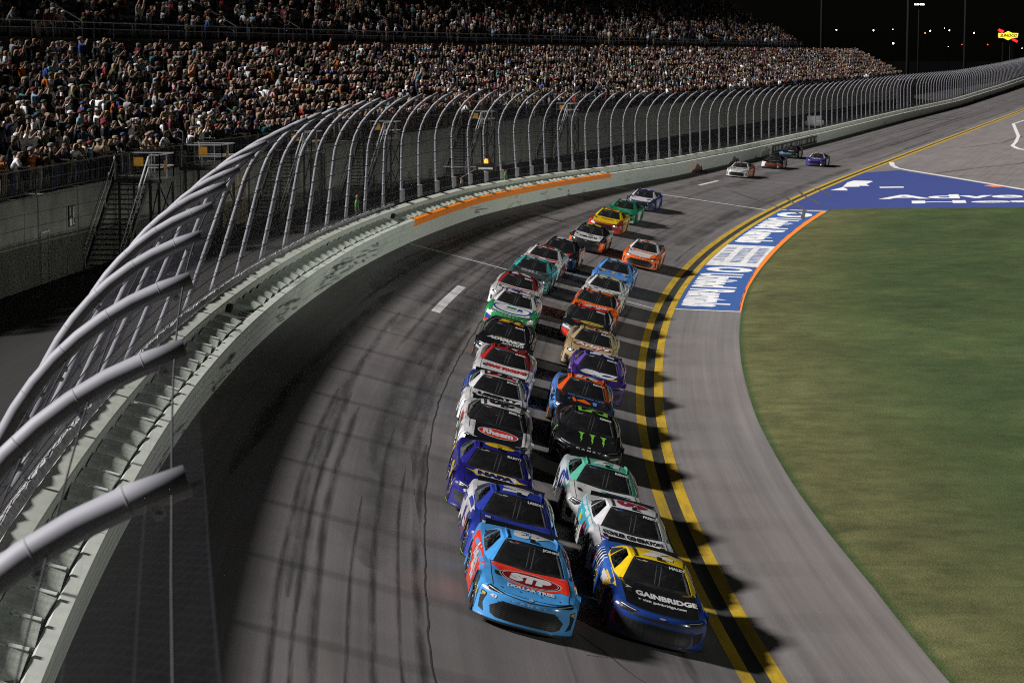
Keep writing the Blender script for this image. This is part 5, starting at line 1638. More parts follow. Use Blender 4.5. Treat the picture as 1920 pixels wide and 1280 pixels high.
def ex_rheem(r, hd, rf, sides, ws):
    H_(hd, [[(-.74, 1.6), (-.60, 1.56), (-.60, .3), (-.74, .36)], [(.74, 1.6), (.68, 1.58), (.66, .3), (.74, .36)]], WHT, .007)
    H_(hd, [ellipse(.02, .98, .54, .30, 44)], WHT, .010); H_(hd, [ellipse(.02, .98, .51, .275, 44)], (.62, .03, .02), .014)
    art("hood_lettering", [place_text("Rheem", -.38, .82, .42, 1.16, .06)], hood_art(.020), paint(WHT), hd, (.1, .1))
    for sg in (-1, 1):
        S_(sides, sg, [[(1.73, .4), (1.73, .97), (3.19, .98), (3.19, .7)]], RED, .005)
        S_(sides, sg, [[(3.9, .45), (4.0, .62), (4.2, .62), (4.3, .45), (4.2, .3), (4.0, .3)]], RED, .009, "side_graphic", 2)
    F_(r, [[(-.60, .90), (.60, .90), (.48, .74), (-.48, .74)]], BLK, .005)
    small_decals(sides, [BLK, RED, YEL], 8, 11)
def ex_haley(r, hd, rf, sides, ws):
    art("hood_lettering", [place_text("GAINBRIDGE", -.50, .98, .74, 1.20, .05)], hood_art(.012), paint(WHT), hd, (.1, .1))
    art("hood_lettering", [place_text("visit gainbridge.com", -.38, .74, .50, .88, .03)], hood_art(.012), paint(WHT), hd, (.1, .1))
    H_(hd, [[(-.72, 1.30), (-.56, 1.22), (-.72, 1.14), (-.66, 1.22)], [(-.47, .87), (-.40, .83), (-.47, .79), (-.45, .83)]], WHT, .010)
    for sg in (-1, 1):
        for k in range(9):
            y = 3.25 + k * .11; S_(sides, sg, [[(y, .95), (y + .06, .95), (y + .22, .62), (y + .16, .62)]], WHT if k % 2 == 0 else BLK, .009, "side_graphic", 2)
        S_(sides, sg, [[(1.73, .15), (1.73, .95), (2.4, .95), (3.1, .15)]], YEL, .005)
        S_(sides, sg, [[(2.5, .3), (2.9, .5), (2.7, .72), (2.3, .6)]], WHT, .008)
        S_(sides, sg, [[(.95, .78), (1.3, .76), (1.72, .6), (1.72, .95), (1.0, .86)]], YEL, .006, "side_graphic", 0)
    small_decals(sides, [WHT, YEL, RED], 6, 13)
def ex_preece(r, hd, rf, sides, ws):
    art("hood_lettering", [place_text("KOHLER GENERATORS", -.68, 1.22, .68, 1.42, .05)] , hood_art(.012), paint(BLK), hd, (.1, .1))
    H_(hd, [[(-.74, 1.02), (-.50, .84), (-.58, .80), (-.74, .92)], [(-.62, .90), (-.40, .92), (-.42, .86)]], (.10, .04, .35), .010)
    for sg in (-1, 1):
        S_(sides, sg, [[(1.75, .55), (1.75, .95), (3.19, .98), (3.19, .5)]], (.05, .40, .52), .006)
        S_(sides, sg, [[(3.21, .45), (3.21, .98), (4.75, .98), (4.75, .6)]], (.05, .40, .52), .006, "side_graphic", 2)
        S_(sides, sg, [ellipse(3.5, .60, .14, .10, 14)], YEL, .010, "side_graphic", 2)
    small_decals(sides, [BLU, (.3, .05, .3), TEAL, YEL, RED], 12, 17)
def ex_buescher(r, hd, rf, sides, ws):
    H_(hd, [[(-.10, 1.38), (-.02, 1.40), (.0, 1.1), (-.1, 1.16)]], MINT, .010); H_(hd, [rect(.0, 1.30, .62, 1.36), rect(.1, 1.20, .62, 1.25)], NAVY, .010)
    art("hood_lettering", [place_text("FIFTH THIRD", -.1, .9, .6, 1.05, .05)], hood_art(.012), paint(NAVY), hd, (.1, .1))
    for sg in (-1, 1):
        S_(sides, sg, [[(1.73, .3), (1.73, .97), (3.19, .98), (3.19, .2)]], BLU, .005)
        S_(sides, sg, [[(1.0, .78), (1.72, .62), (1.72, .96), (1.1, .9)]], MINT, .006, "side_graphic", 0)
    small_decals(sides, [WHT, MINT, BLU], 7, 19)
def claw(x): return [[(x - .07, 1.34), (x + .11, 1.34), (x + .065, 1.22), (x + .06, 1.10), (x + .04, 1.02), (x + .055, .88), (x + .01, .60), (x + .012, .84), (x - .015, .92), (x + .005, 1.05), (x - .015, 1.22)]]
def ex_monster(r, hd, rf, sides, ws):
    for x in (-.26, .05, .36): H_(hd, claw(x), NEON, .010)
    R_(rf, [rect(-.42, 2.42, .42, 3.30)], NEON, .005)
    art("nose_lettering", [place_text("C A M R Y", -.36, .80, .36, .87, .03)], fr(.010), paint(WHT), r, (.1, .05))
    for sg in (-1, 1):
        S_(sides, sg, [rect(1.9, .4, 2.0, .6)], YEL, .008, "sponsor_decal")
        S_(sides, sg, [[(1.4, .5), (1.6, .6), (1.5, .7), (1.66, .8), (1.45, .8)]], NEON, .009, "side_graphic", 0)
        F_(r, [[(sg * .62, .60), (sg * .86, .68), (sg * .84, .74), (sg * .64, .66)], [(sg * .72, .3), (sg * .8, .42), (sg * .84, .4)]], WHT, .009)
    small_decals(sides, [WHT, SIL, NEON], 6, 23)
def ex_mcd(r, hd, rf, sides, ws):
    H_(hd, [[(-.36, 1.22), (-.28, 1.22), (-.22, 1.02), (.0, 1.14), (.18, .94), (.24, 1.0), (.02, 1.24), (-.18, 1.12), (-.24, .9), (-.32, .94)]], ORG, .010); H_(hd, [[(.28, 1.2), (.42, 1.2), (.40, .92), (.30, .96)], [(-.5, 1.02), (-.40, 1.12), (-.42, .96)]], (.10, .25, .7), .010)
    art("hood_lettering", [place_text("DELAWARE LIFE", -.5, 1.36, .62, 1.43, .04)], hood_art(.012), paint((.1, .25, .7)), hd, (.1, .1))
    for sg in (-1, 1):
        F_(r, [[(sg * .62, .80), (sg * .94, .98), (sg * .94, .5), (sg * .74, .55)]], (.10, .30, .75), .006)
        S_(sides, sg, [[(.45, .45), (.45, .85), (1.3, .8), (1.7, .9), (1.7, .55)]], (.10, .30, .75), .006, "side_graphic", 0)
        S_(sides, sg, [[(.45, .1), (.45, .45), (.56, .44), (.56, .1)]], ORG, .007, "side_graphic", 0)
    small_decals(sides, [WHT, ORG], 6, 29)
def ex_chas(r, hd, rf, sides, ws):
    art("hood_lettering", [place_text("SC", -.62, .96, .66, 1.42, .10, .25)], hood_art(.012), paint(WHT), hd, (.1, .1))
    H_(hd, [[(-.2, .96), (.3, .96), (.3, .90), (-.2, .90)]], SKY, .010); H_(hd, [[(.3, .96), (.66, .96), (.66, .90), (.3, .90)]], YEL, .010)
    R_(rf, [rect(-.42, 2.40, .42, 2.62)], (.4, .55, .7), .006)
    for sg in (-1, 1):
        for k in range(5): S_(sides, sg, [[(.6 + k * .2, .55), (.68 + k * .2, .85), (.76 + k * .2, .6), (.7 + k * .2, .5)]], WHT, .008, "side_graphic", 0)
    small_decals(sides, [WHT, SKY], 6, 31)
def ex_arby(r, hd, rf, sides, ws):
    art("hood_graphic", [place_text("Arby's", -.64, .94, .64, 1.42, .13, .1)], hood_art(.010), paint(RED), hd, (.1, .1))
    art("hood_lettering", [place_text("Arby's", -.62, .97, .62, 1.40, .04, .1)], hood_art(.016), paint(WHT), hd, (.1, .1))
    R_(rf, [rect(-.1, 2.42, .18, 2.56), rect(.22, 2.44, .42, 2.58)], WHT, .012)
    for sg in (-1, 1): S_(sides, sg, [[(.5, .3), (.62, .3), (.62, .62), (.5, .62)]], (.3, .13, .05), .008, "side_graphic", 0)
    small_decals(sides, [WHT, RED, (.3, .13, .05)], 7, 37)
def ex_adv(r, hd, rf, sides, ws):
    art("hood_lettering", [place_text("ADVANCE", -.64, 1.08, .68, 1.38, .08, .3)], hood_art(.012), paint(WHT), hd, (.1, .1))
    art("hood_lettering", [place_text("AUTO PARTS", -.1, .86, .66, 1.02, .05, .2)], hood_art(.012), paint(WHT), hd, (.1, .1))
    H_(hd, [[(-.35, 1.42), (-.2, 1.44), (.3, 1.40), (.5, 1.44), (.3, 1.375), (-.2, 1.40)]], GOLD, .010)
    R_(rf, [rect(-.46, 2.38, .0, 2.66), rect(.06, 2.40, .46, 2.66)], (.42, .12, .02), .006)
    for sg in (-1, 1): F_(r, [[(sg * .60, .5), (sg * .9, .6), (sg * .9, .75), (sg * .6, .6)]], SIL, .006); S_(sides, sg, [rect(.5, .2, .6, .4)], ORG, .008, "sponsor_decal", 0)
    small_decals(sides, [WHT, SIL, YEL], 8, 41)
def ex_custer(r, hd, rf, sides, ws):
    art("hood_lettering", [place_text("HAAS TOOLING", -.62, 1.06, .70, 1.32, .08, .3)], hood_art(.012), paint(RED), hd, (.1, .1))
    R_(rf, [[(.0, 2.42), (.2, 2.42), (.26, 2.62), (.06, 2.62)]], WHT, .012)
    for sg in (-1, 1): S_(sides, sg, [rect(.6, .5, .8, .7)], RED, .008, "sponsor_decal", 0); S_(sides, sg, [[(1.73, .1), (3.19, .1), (3.19, .4), (1.73, .3)]], NAVY, .006)
    small_decals(sides, [RED, BLK, SIL], 7, 43)
def ex_byron(r, hd, rf, sides, ws):
    art("hood_lettering", [place_text("LIBERTY", -.56, 1.20, .66, 1.42, .07, .1)], hood_art(.012), paint(BLK), hd, (.1, .1))
    art("hood_lettering", [place_text("UNIVERSITY", -.42, 1.02, .62, 1.15, .05, .1)], hood_art(.012), paint(BLK), hd, (.1, .1))
    R_(rf, [rect(-.42, 2.40, .42, 2.62)], RED, .006)
    for sg in (-1, 1):
        for k in range(6): S_(sides, sg, [[(1.8 + .2 * k, .3 + .06 * k), (1.88 + .2 * k, .45 + .06 * k), (1.95 + .2 * k, .3 + .06 * k)]], WHT, .009)
        S_(sides, sg, [rect(1.3, .5, 1.36, .62)], YEL, .009, "sponsor_decal", 0)
    small_decals(sides, [WHT, YEL, SKY], 8, 47)
def ex_rbr(r, hd, rf, sides, ws):
    H_(hd, [ellipse(0, .95, .74, .50, 50)], BLU, .008); H_(hd, [ellipse(0, .96, .66, .42, 50)], WHT, .012)
    art("hood_lettering", [place_text("RB", -.24, 1.0, .16, 1.22, .09, .2)], hood_art(.018), paint(GRN), hd, (.1, .1)); art("hood_lettering", [place_text("R", .18, .94, .42, 1.18, .1, .2)], hood_art(.018), paint(BLU), hd, (.1, .1))
    H_(hd, [rect(-.3, .84, .45, .87)], BLK, .016, "hood_lettering")
    art("nose_lettering", [place_text("C A M R Y", -.36, .80, .36, .88, .03)], fr(.010), paint((.3, .5, .3)), r, (.1, .05))
    for sg in (-1, 1): F_(r, [[(sg * .68, .55), (sg * .9, .62), (sg * .9, .85), (sg * .7, .8)]], WHT, .006); F_(r, [[(sg * .68, .3), (sg * .9, .3), (sg * .9, .58), (sg * .7, .52)]], BLU, .006); F_(r, [[(sg * .74, .1), (sg * .92, .1), (sg * .92, .28), (sg * .76, .28)]], RED, .006)
    small_decals(sides, [WHT, NEON, RED], 6, 53)
def ex_redroof(r, hd, rf, sides, ws):
    H_(hd, [[(-.72, 1.46), (.2, 1.34), (.7, 1.46), (.7, 1.34), (.2, 1.24), (-.72, 1.38)]], RED, .010); R_(rf, [[(-.36, 2.42), (-.1, 2.42), (-.12, 2.62), (-.4, 2.62)], [(.0, 2.48), (.4, 2.42), (.4, 2.6), (.1, 2.62)]], WHT, .012)
    H_(hd, [rect(-.3, 1.06, .3, 1.18), rect(.2, .96, .6, 1.04)], BLU, .010)
    small_decals(sides, [RED, BLK, SIL], 6, 59)
def ex_teal(r, hd, rf, sides, ws):
    art("hood_lettering", [place_text("Mobil 1", -.45, 1.2, .3, 1.38, .05, .2)], hood_art(.012), paint(SIL), hd, (.1, .1)); H_(hd, [rect(-.4, 1.08, .5, 1.12)], SIL, .012, "hood_lettering")
    R_(rf, [rect(-.3, 2.42, .0, 2.56), rect(.1, 2.44, .36, 2.58)], SIL, .012)
    for sg in (-1, 1): F_(r, [[(sg * .66, .3), (sg * .92, .5), (sg * .92, .62), (sg * .66, .42)], [(sg * .66, .1), (sg * .92, .26), (sg * .92, .38), (sg * .66, .22)]], TEAL, .006)
    small_decals(sides, [SIL, TEAL], 5, 61)
def ex_whitered(r, hd, rf, sides, ws):
    H_(hd, [[(.1, 1.42), (.72, 1.5), (.72, 1.28), (.15, 1.25)], [(.05, 1.12), (.72, 1.16), (.62, .9), (.1, .94)], [(-.72, 1.5), (-.2, 1.42), (-.2, 1.3), (-.72, 1.36)]], RED, .010)
    R_(rf, [rect(-.42, 2.42, -.24, 2.6), rect(-.12, 2.42, .04, 2.6), rect(.14, 2.42, .34, 2.6)], RED, .010)
    for sg in (-1, 1): S_(sides, sg, [rect(1.73, .1, 3.19, .55)], RED, .006); S_(sides, sg, [rect(1.4, .1, 1.71, .5)], RED, .006, "side_graphic", 0)
def ex_blk(r, hd, rf, sides, ws):
    R_(rf, [rect(-.42, 2.42, -.1, 2.6), rect(.02, 2.44, .4, 2.62)], WHT, .010); H_(hd, [rect(.35, .7, .6, .9), rect(.4, .95, .62, 1.1)], RED, .010)
    for sg in (-1, 1): S_(sides, sg, [[(1.73, .2), (1.73, .97), (3.19, .98), (3.19, .1)]], ORG, .006); S_(sides, sg, [[(1.5, .1), (1.72, .1), (1.72, .4)]], YEL, .007, "side_graphic", 0); S_(sides, sg, [rect(3.3, .4, 4.5, .9)], WHT, .006, "side_graphic", 2)
def ex_celsius(r, hd, rf, sides, ws):
    art("hood_lettering", [place_text("CELSIUS", -.46, .80, .50, 1.04, .06)], hood_art(.012), paint(BLK), hd, (.1, .1))
    H_(hd, [[(-.2, 1.36), (.1, 1.38), (.32, 1.22), (.1, 1.22), (-.06, 1.3)]], BLK, .010)
    R_(rf, [rect(-.40, 2.40, -.1, 2.62), rect(.02, 2.40, .40, 2.62)], (.55, .50, .03), .010)
    for sg in (-1, 1): S_(sides, sg, [rect(.5, .25, .9, .85)], ORG, .006, "side_graphic", 0); F_(r, [[(sg * .74, .1), (sg * .94, .1), (sg * .94, .9), (sg * .80, .86)]], ORG, .006)
def ex_pennz(r, hd, rf, sides, ws):
    H_(hd, [[(-.16, 1.3), (.3, 1.3), (.3, 1.1), (-.16, 1.1)]], (.6, .3, .02), .010)
    art("hood_lettering", [place_text("PENNZOIL", -.34, 1.10, .44, 1.26, .05)], hood_art(.016), paint(RED), hd, (.1, .1))
    for sg in (-1, 1): F_(r, [[(sg * .5, .98), (sg * .94, .98), (sg * .94, .1), (sg * .6, .1)]], RED, .005); F_(r, [[(sg * .5, .8), (sg * .8, .84), (sg * .78, .7), (sg * .55, .68)]], WHT, .010); S_(sides, sg, [rect(.46, .1, 1.0, .8)], RED, .006, "side_graphic", 0)
    F_(r, [rect(-.5, .1, .5, .72)], DRED, .0035)
def ex_green(r, hd, rf, sides, ws):
    H_(hd, [rect(-.3, 1.2, .3, 1.26), rect(.2, 1.05, .5, 1.1)], (.3, .5, .35), .010)
    for sg in (-1, 1): S_(sides, sg, [rect(2.0, .2, 3.0, .7), ], WHT, .006); F_(r, [[(sg * .7, .1), (sg * .94, .1), (sg * .94, .3), (sg * .7, .26)]], WHT, .006)
def ex_bw(r, hd, rf, sides, ws):
    H_(hd, [[(-.7, 1.5), (.7, 1.5), (.6, 1.36), (-.6, 1.38)]], BLU, .010); H_(hd, [[(-.72, 1.2), (-.4, 1.24), (-.5, 1.1), (-.72, 1.06)], [(.4, 1.0), (.66, 1.05), (.6, .8), (.45, .8)]], BLK, .010)
    for sg in (-1, 1): S_(sides, sg, [rect(.6, .2, .9, .7), rect(1.4, .2, 1.7, .8)], BLU, .006, "side_graphic", 0)
def ex_bass(r, hd, rf, sides, ws):
    H_(hd, [ellipse(.15, 1.22, .46, .17, 30)], GOLD, .009); H_(hd, [ellipse(.15, 1.22, .38, .10, 30)], (.2, .14, .03), .013)
    H_(hd, [ellipse(-.42, 1.02, .14, .09, 16)], RED, .010); H_(hd, [[(-.66, 1.22), (-.3, 1.34), (-.35, 1.26), (-.62, 1.14)]], (.3, .4, .3), .010)
    art("hood_lettering", [place_text("PRO SHOPS", -.18, 1.17, .48, 1.27, .05)], hood_art(.017), paint(YEL), hd, (.1, .1))
    art("roof_graphic", [rect(-.4, 2.62, .4, 2.72)], roof_xy(.012), paint(SIL), rf, .1)
    for sg in (-1, 1): F_(r, [[(sg * .56, .60), (sg * .92, .66), (sg * .92, .3), (sg * .66, .14)]], (.75, .04, .02), .007); F_(r, [[(sg * .56, .82), (sg * .92, .9), (sg * .92, .72), (sg * .56, .66)]], SIL, .006); S_(sides, sg, [[(1.2, .8), (1.7, .6), (1.7, .9)]], WHT, .007, "side_graphic", 0)
    small_decals(sides, [WHT, RED, SIL], 8, 67)
def ex_orange(r, hd, rf, sides, ws):
    rr = random.Random(5)
    dots = [ellipse(rr.uniform(-.7, .7), rr.uniform(.8, 1.45), .018, .018, 6) for _ in range(46)]
    dots = [d for d in dots if d[0][1] > .45]
    H_(hd, dots, WHT, .010)
    art("hood_lettering", [place_text("ZAXBYS", -.3, 1.0, .5, 1.2, .06, .2)], hood_art(.012), paint(WHT), hd, (.1, .1))
    for sg in (-1, 1): S_(sides, sg, [ellipse(rr.uniform(.6, 1.6), rr.uniform(.3, .8), .03, .03, 6) for _ in range(8)], WHT, .008, "side_graphic", 0)
def ex_whyel(r, hd, rf, sides, ws):
    R_(rf, [rect(-.42, 2.40, .42, 2.68)], (.42, .48, .08), .006); R_(rf, [rect(.05, 2.38, .14, 2.5)], RED, .012); R_(rf, [rect(-.12, 2.38, -.03, 2.52)], GRN, .012)
    H_(hd, [rect(-.5, 1.36, .2, 1.40), rect(.2, 1.2, .62, 1.25), [(.4, 1.1), (.7, 1.14), (.66, .9), (.5, .84)]], (.1, .1, .1), .010)
    H_(hd, [ellipse(-.4, 1.3, .09, .05, 12)], BLU, .012)
    small_decals(sides, [BLK, RED, SIL], 8, 71)
def ex_ltb(r, hd, rf, sides, ws):
    R_(rf, [rect(.0, 2.40, .46, 2.62)], (.6, .06, .03), .006)
    for k in range(5): x = -.60 + .25 * k; H_(hd, [[(x, 1.46), (x + .14, 1.46), (x + .2, 1.14), (x + .06, 1.14)]], (.6, .35, .04) if k % 2 == 0 else (.08, .2, .7), .010)
    for sg in (-1, 1): F_(r, [[(sg * .60, .62), (sg * .9, .68), (sg * .9, .52), (sg * .62, .44)]], WHT, .008)
def ex_orcam(r, hd, rf, sides, ws):
    H_(hd, [[(-.62, 1.42), (.62, 1.42), (.5, 1.16), (-.52, 1.2)]], ORG, .010); art("hood_lettering", [place_text("FREEDOM", -.4, 1.24, .4, 1.36, .05)], hood_art(.015), paint((.8, .5, .4)), hd, (.1, .1))
    R_(rf, [rect(-.3, 2.42, .34, 2.66)], ORG, .008); H_(hd, [[(.5, .98), (.74, 1.1), (.74, .4), (.46, .3)]], ORG, .009)
    art("nose_lettering", [place_text("C A M R Y", -.36, .78, .36, .86, .03)], fr(.010), paint((.8, .45, .3)), r, (.1, .05))
    for sg in (-1, 1): S_(sides, sg, [rect(2.0, .3, 2.9, .75)], WHT, .007)
def ex_f1(r, hd, rf, sides, ws):
    H_(hd, [[(-.5, 1.3), (-.2, 1.3), (-.3, 1.1), (-.5, 1.1)], [(.3, 1.3), (.6, 1.3), (.6, 1.15), (.4, 1.1)], rect(-.1, .9, .3, 1.0)], (.12, .12, .12), .010)
    for sg in (-1, 1): S_(sides, sg, [rect(.46, .15, 3.0 if sg < 0 else 1.7, .8)], (.5, .1, .02), .006, "side_graphic", 0)
def ex_f2(r, hd, rf, sides, ws):
    F_(r, [[(-.94, .98), (-.5, .98), (-.6, .3), (-.94, .1)]], WHT, .006); F_(r, [[(-.45, .8), (.94, .8), (.94, .3), (-.45, .4)]], (.40, .07, .01), .006)
    H_(hd, [rect(-.6, 1.0, .6, 1.03)], WHT, .010)
def ex_f3(r, hd, rf, sides, ws):
    F_(r, [rect(-.94, .55, .5, .85)], (.12, .25, .45), .006); F_(r, [rect(.3, .1, .94, .4)], (.10, .25, .05), .006); H_(hd, [[(.1, 1.2), (.6, 1.0), (.4, .8), (.0, .9)]], GOLD, .010); H_(hd, [rect(-.1, 1.0, .2, 1.12)], WHT, .013)
def ex_f4(r, hd, rf, sides, ws):
    H_(hd, [[(-.5, 1.2), (.5, 1.2), (.42, .95), (.0, .82), (-.42, .95)]], (.5, .5, .62), .010); H_(hd, [rect(-.25, 1.0, .25, 1.08)], PUR, .014)
    for sg in (-1, 1): S_(sides, sg, [rect(1.8, .2, 3.1, .9)], WHT, .006)

car(45.15, 4.80, 'wide', "light blue stock car with red hood wedge and oval logo, leading the outer line", LBL, name="JONES", num="43", extra=ex_stp)
car(49.98, 4.83, 'slim', "deep blue stock car with white and red rear flank, second in the outer line", (.025, .045, .32), name="LARSON", num="5", extra=ex_larson, rear=WHT, qcol=WHT)
car(55.25, 5.11, 'slim', "dark blue stock car with yellow hood badge and yellow roof number", (.02, .018, .20), name="ELLIOTT", num="9", numc=YEL, extra=ex_napa)
car(62.28, 4.99, 'wide', "white and black stock car with red oval on its hood", BLK, base=WHT, roof=WHT, pil=BLK, name="BELL", num="20", numc=BLK, extra=ex_rheem)
car(67.85, 5.08, 'slim', "white stock car with blue starry doors and red roof panel", WHT, side=(.02, .06, .30), name="BYRON", num="24", numc=BLK, extra=ex_byron, pil=WHT)
car(74.40, 4.99, 'tall', "white stock car with dark red roof and slanted red hood lettering", (.62, .62, .64), roof=(.36, .02, .02), name="CUSTER", num="41", numc=BLK, extra=ex_custer, qcol=WHT)
car(81.01, 5.25, 'tall', "black stock car with bold white hood lettering and orange roof panels", BLK, name="BLANEY", num="12", numc=YEL, extra=ex_adv, side=(.03, .03, .03))
car(90.65, 5.57, 'wide', "white and green stock car with a huge blue ringed white oval on its hood", WHT, base=(.03, .30, .10), roof=WHT, side=WHT, name="SMITH", num="6", numc=BLU, extra=ex_rbr, qcol=WHT)
car(97.04, 5.94, 'tall', "white stock car with crimson roof and pillars behind the oval hood car", WHT, roof=(.25, .015, .015), name="BERRY", num="21", numc=WHT, extra=ex_redroof)
car(105.02, 5.97, 'wide', "dark grey stock car with teal roof", (.045, .055, .055), roof=(.04, .38, .38), side=(.04, .38, .38), base=(.05, .12, .12), name=None, num="6", numc=SIL, extra=ex_teal)
car(111.35, 6.04, 'slim', "white stock car with red hood blocks and red lower doors", WHT, name=None, num="8", numc=RED, extra=ex_whitered)
car(117.21, 5.81, 'slim', "black stock car with orange doors tucked behind the white and red one", BLK, side=BLK, num="3", extra=ex_blk)
car(128.54, 5.57, 'slim', "white hooded stock car with black nose and yellow green roof panel", (.66, .66, .66), base=(.02, .02, .022), roof=BLK, side=(.55, .55, .54), num="99", numc=YEL, extra=ex_celsius)
car(140.96, 6.13, 'tall', "yellow stock car with red nose corners", YEL, side=YEL, base=(.30, .05, .02), num="22", numc=RED, extra=ex_pennz)
car(149.98, 6.48, 'slim', "plain green stock car behind the yellow one", (.012, .24, .12), num="4", extra=ex_green)
car(162.62, 7.09, 'tall', "white stock car with blue roof at the tail of the outer line", WHT, base=(.03, .04, .10), roof=(.03, .04, .28), pil=WHT, side=BLU, num="34", extra=ex_bw)
car(46.85, 2.08, 'slim', "black hooded stock car with yellow roof and blue nose, leading the inner line", (.010, .010, .011), base=(.014, .045, .22), roof=YEL, side=(.03, .11, .45), name="HALEY", num="7", numc=WHT, extra=ex_haley)
car(52.04, 2.11, 'tall', "white stock car with turquoise flank and maroon roof number", (.64, .64, .66), side=(.55, .6, .62), name="PREECE", num="60", numc=(.30, .015, .06), extra=ex_preece)
car(57.05, 2.39, 'tall', "white hooded stock car with mint green roof and pillars", (.60, .60, .60), roof=MINT, side=(.5, .55, .6), name="BUESCHER", num="17", numc=WHT, extra=ex_buescher)
car(65.72, 2.40, 'wide', "black stock car with three green claw stripes on its hood", BLK, name="GIBBS", num="54", numc=BLK, extra=ex_monster)
car(72.38, 2.47, 'slim', "black and sky blue stock car with orange roof and orange hood emblem", (.015, .015, .02), base=(.03, .04, .08), roof=(.65, .09, .015), side=(.08, .22, .6), name="MCDOWELL", num="71", numc=WHT, extra=ex_mcd)
car(79.13, 2.00, 'slim', "dark purple stock car with huge white letters on its hood", (.03, .015, .11), roof=(.03, .015, .10), pil=(.13, .06, .36), side=(.07, .03, .22), base=(.05, .02, .17), name="CHASTAIN", num="1", extra=ex_chas)
car(85.75, 2.32, 'tall', "tan stock car with red and white hood script", TAN, name="GILLILAND", num="38", numc=(.2, .08, .03), extra=ex_arby)
car(92.34, 2.71, 'wide', "black stock car with bright red roof and gold oval hood badge", (.014, .016, .016), roof=(.72, .03, .02), pil=BLK, side=(.04, .04, .04), name="BRISCOE", num="19", numc=WHT, extra=ex_bass)
car(98.62, 2.68, 'tall', "orange stock car with white dots and a black windscreen pillar", (.75, .12, .01), roof=(.65, .12, .02), pil=BLK, num="47", numc=WHT, extra=ex_orange)
car(105.24, 2.66, 'slim', "white stock car with olive green roof panel and sketched hood", (.58, .58, .57), num=None, extra=ex_whyel)
car(113.41, 2.78, 'wide', "sky blue stock car with slanted orange and blue hood stripes", (.10, .28, .64), num="23", extra=ex_ltb)
car(126.76, 2.41, 'wide', "orange and white stock car alone near the yellow line", WHT, base=(.72, .12, .015), roof=WHT, side=(.72, .12, .015), num="11", numc=WHT, extra=ex_orcam)
car(213.92, 7.92, 'wide', "white stock car with rust flank, front of the far group", (.58, .58, .56), side=(.5, .1, .02), extra=ex_f1, far=True)
car(232.25, 7.78, 'wide', "black stock car with a white nose corner in the far group", BLK, side=(.3, .3, .3), extra=ex_f2, far=True)
car(253.43, 9.50, 'slim', "dark stock car with blue nose beside the wall banner", (.015, .018, .03), side=(.2, .25, .2), extra=ex_f3, far=True)
car(242.55, 5.03, 'tall', "purple stock car with white roof in the far group", (.06, .04, .26), roof=WHT, side=(.4, .4, .45), extra=ex_f4, far=True)

# ------------------------------------------------------------------ night background beyond the stand
M_MAST = mat("mast_grey", (.012, .012, .013), .9, vary=.15, spec=.1)
M_POLE = mat("dark_lamp_pole", (.003, .003, .003), 1.0, vary=0, spec=0.0)
M_LITW = mat("lit_lamp_white", (1, 1, 1), .3, vary=0, emit=(.92, .97, 1.0), es=5)
M_LITO = mat("lit_lamp_orange", (1, .6, .2), .3, vary=0, emit=(1, .55, .15), es=3)
M_LITR = mat("lit_lamp_red", (1, .1, .1), .3, vary=0, emit=(1, .06, .05), es=3)
def mast(x, y, h, r, label, lit=None, name="light_mast", hd=True):
    q = empty(name, (x, y, -.9), label, "light mast")
    mb = MB(); mb.tube([(0, 0, 0), (0, 0, h * .5), (0, 0, h)], [r, r * .8, r * .55], 10); build("pole", mb, M_MAST, q, True)
    mb = MB(); mb.bar((-1.6, 0, h), (1.6, 0, h), .18); build("crossarm", mb, M_MAST, q)
    for k in (-1.3, -.45, .45, 1.3):
        mb = MB(); mb.tube([(k, 0, h + .1), (k, -.15, h + .45), (k, -.35, h + .62)], [.12, .34, .40], 10); build("lamp_head", mb, M_MAST, q, True)
        if lit:
            mb = MB(); P = [(k + .36 * math.cos(2 * math.pi * j / 12), -.42, h + .66 + .30 * math.sin(2 * math.pi * j / 12)) for j in range(12)]
            mb.v = P; mb.f = [tuple(range(12))[::-1]]; mb.m = [0]; mb.uv = [None]; build("lit_lens", mb, lit, q)
def bx(u, d): return (u - 960) / 4500.0 * d
mast(bx(1536, 520), 520, 46, .34, "tall unlit light mast rising behind the end of the grandstand")
mast(bx(1697, 480), 480, 46, .40, "tall unlit light mast standing just beyond the crowd")
mast(bx(1803, 540), 540, 46, .36, "tall unlit light mast left of the yellow fuel sign")
mast(bx(1716, 800), 800, 27.4, .22, "floodlight mast with its lamps shining white", M_LITW)
LAMPS = [(1563, 57, M_LITW, .30, "small white car park lamp above the top of the crowd"), (1632, 58, M_LITW, .34, "white car park lamp left of the near mast"), (1668, 56, M_LITW, .18, "faint white car park lamp beside the near mast"),
         (1728, 63, M_LITO, .26, "orange car park lamp below the shining floodlight"), (1737, 59, M_LITW, .36, "white car park lamp right of the orange one"), (1764, 54, M_LITW, .16, "faint far lamp at the upper right of the car park"), (1773, 58, M_LITW, .26, "white far lamp in the middle of the car park"),
         (1819, 63, M_LITW, .42, "bright white lamp between the last mast and the fuel sign"), (1669, 82, M_LITW, .46, "pale broad lamp low in the dark car park"), (1772, 88, M_LITW, .13, "dim low lamp over the fence tops"),
         (1797, 84, M_LITR, .22, "dim red lamp left of the last mast"), (1845, 84, M_LITR, .26, "red lamp on a short pole under the fuel sign"), (1909, 91, M_LITW, .16, "dim lamp at the far right above the fence"), (1425, 36, M_LITW, .05, "tiny dim lamp on the added press tower")]
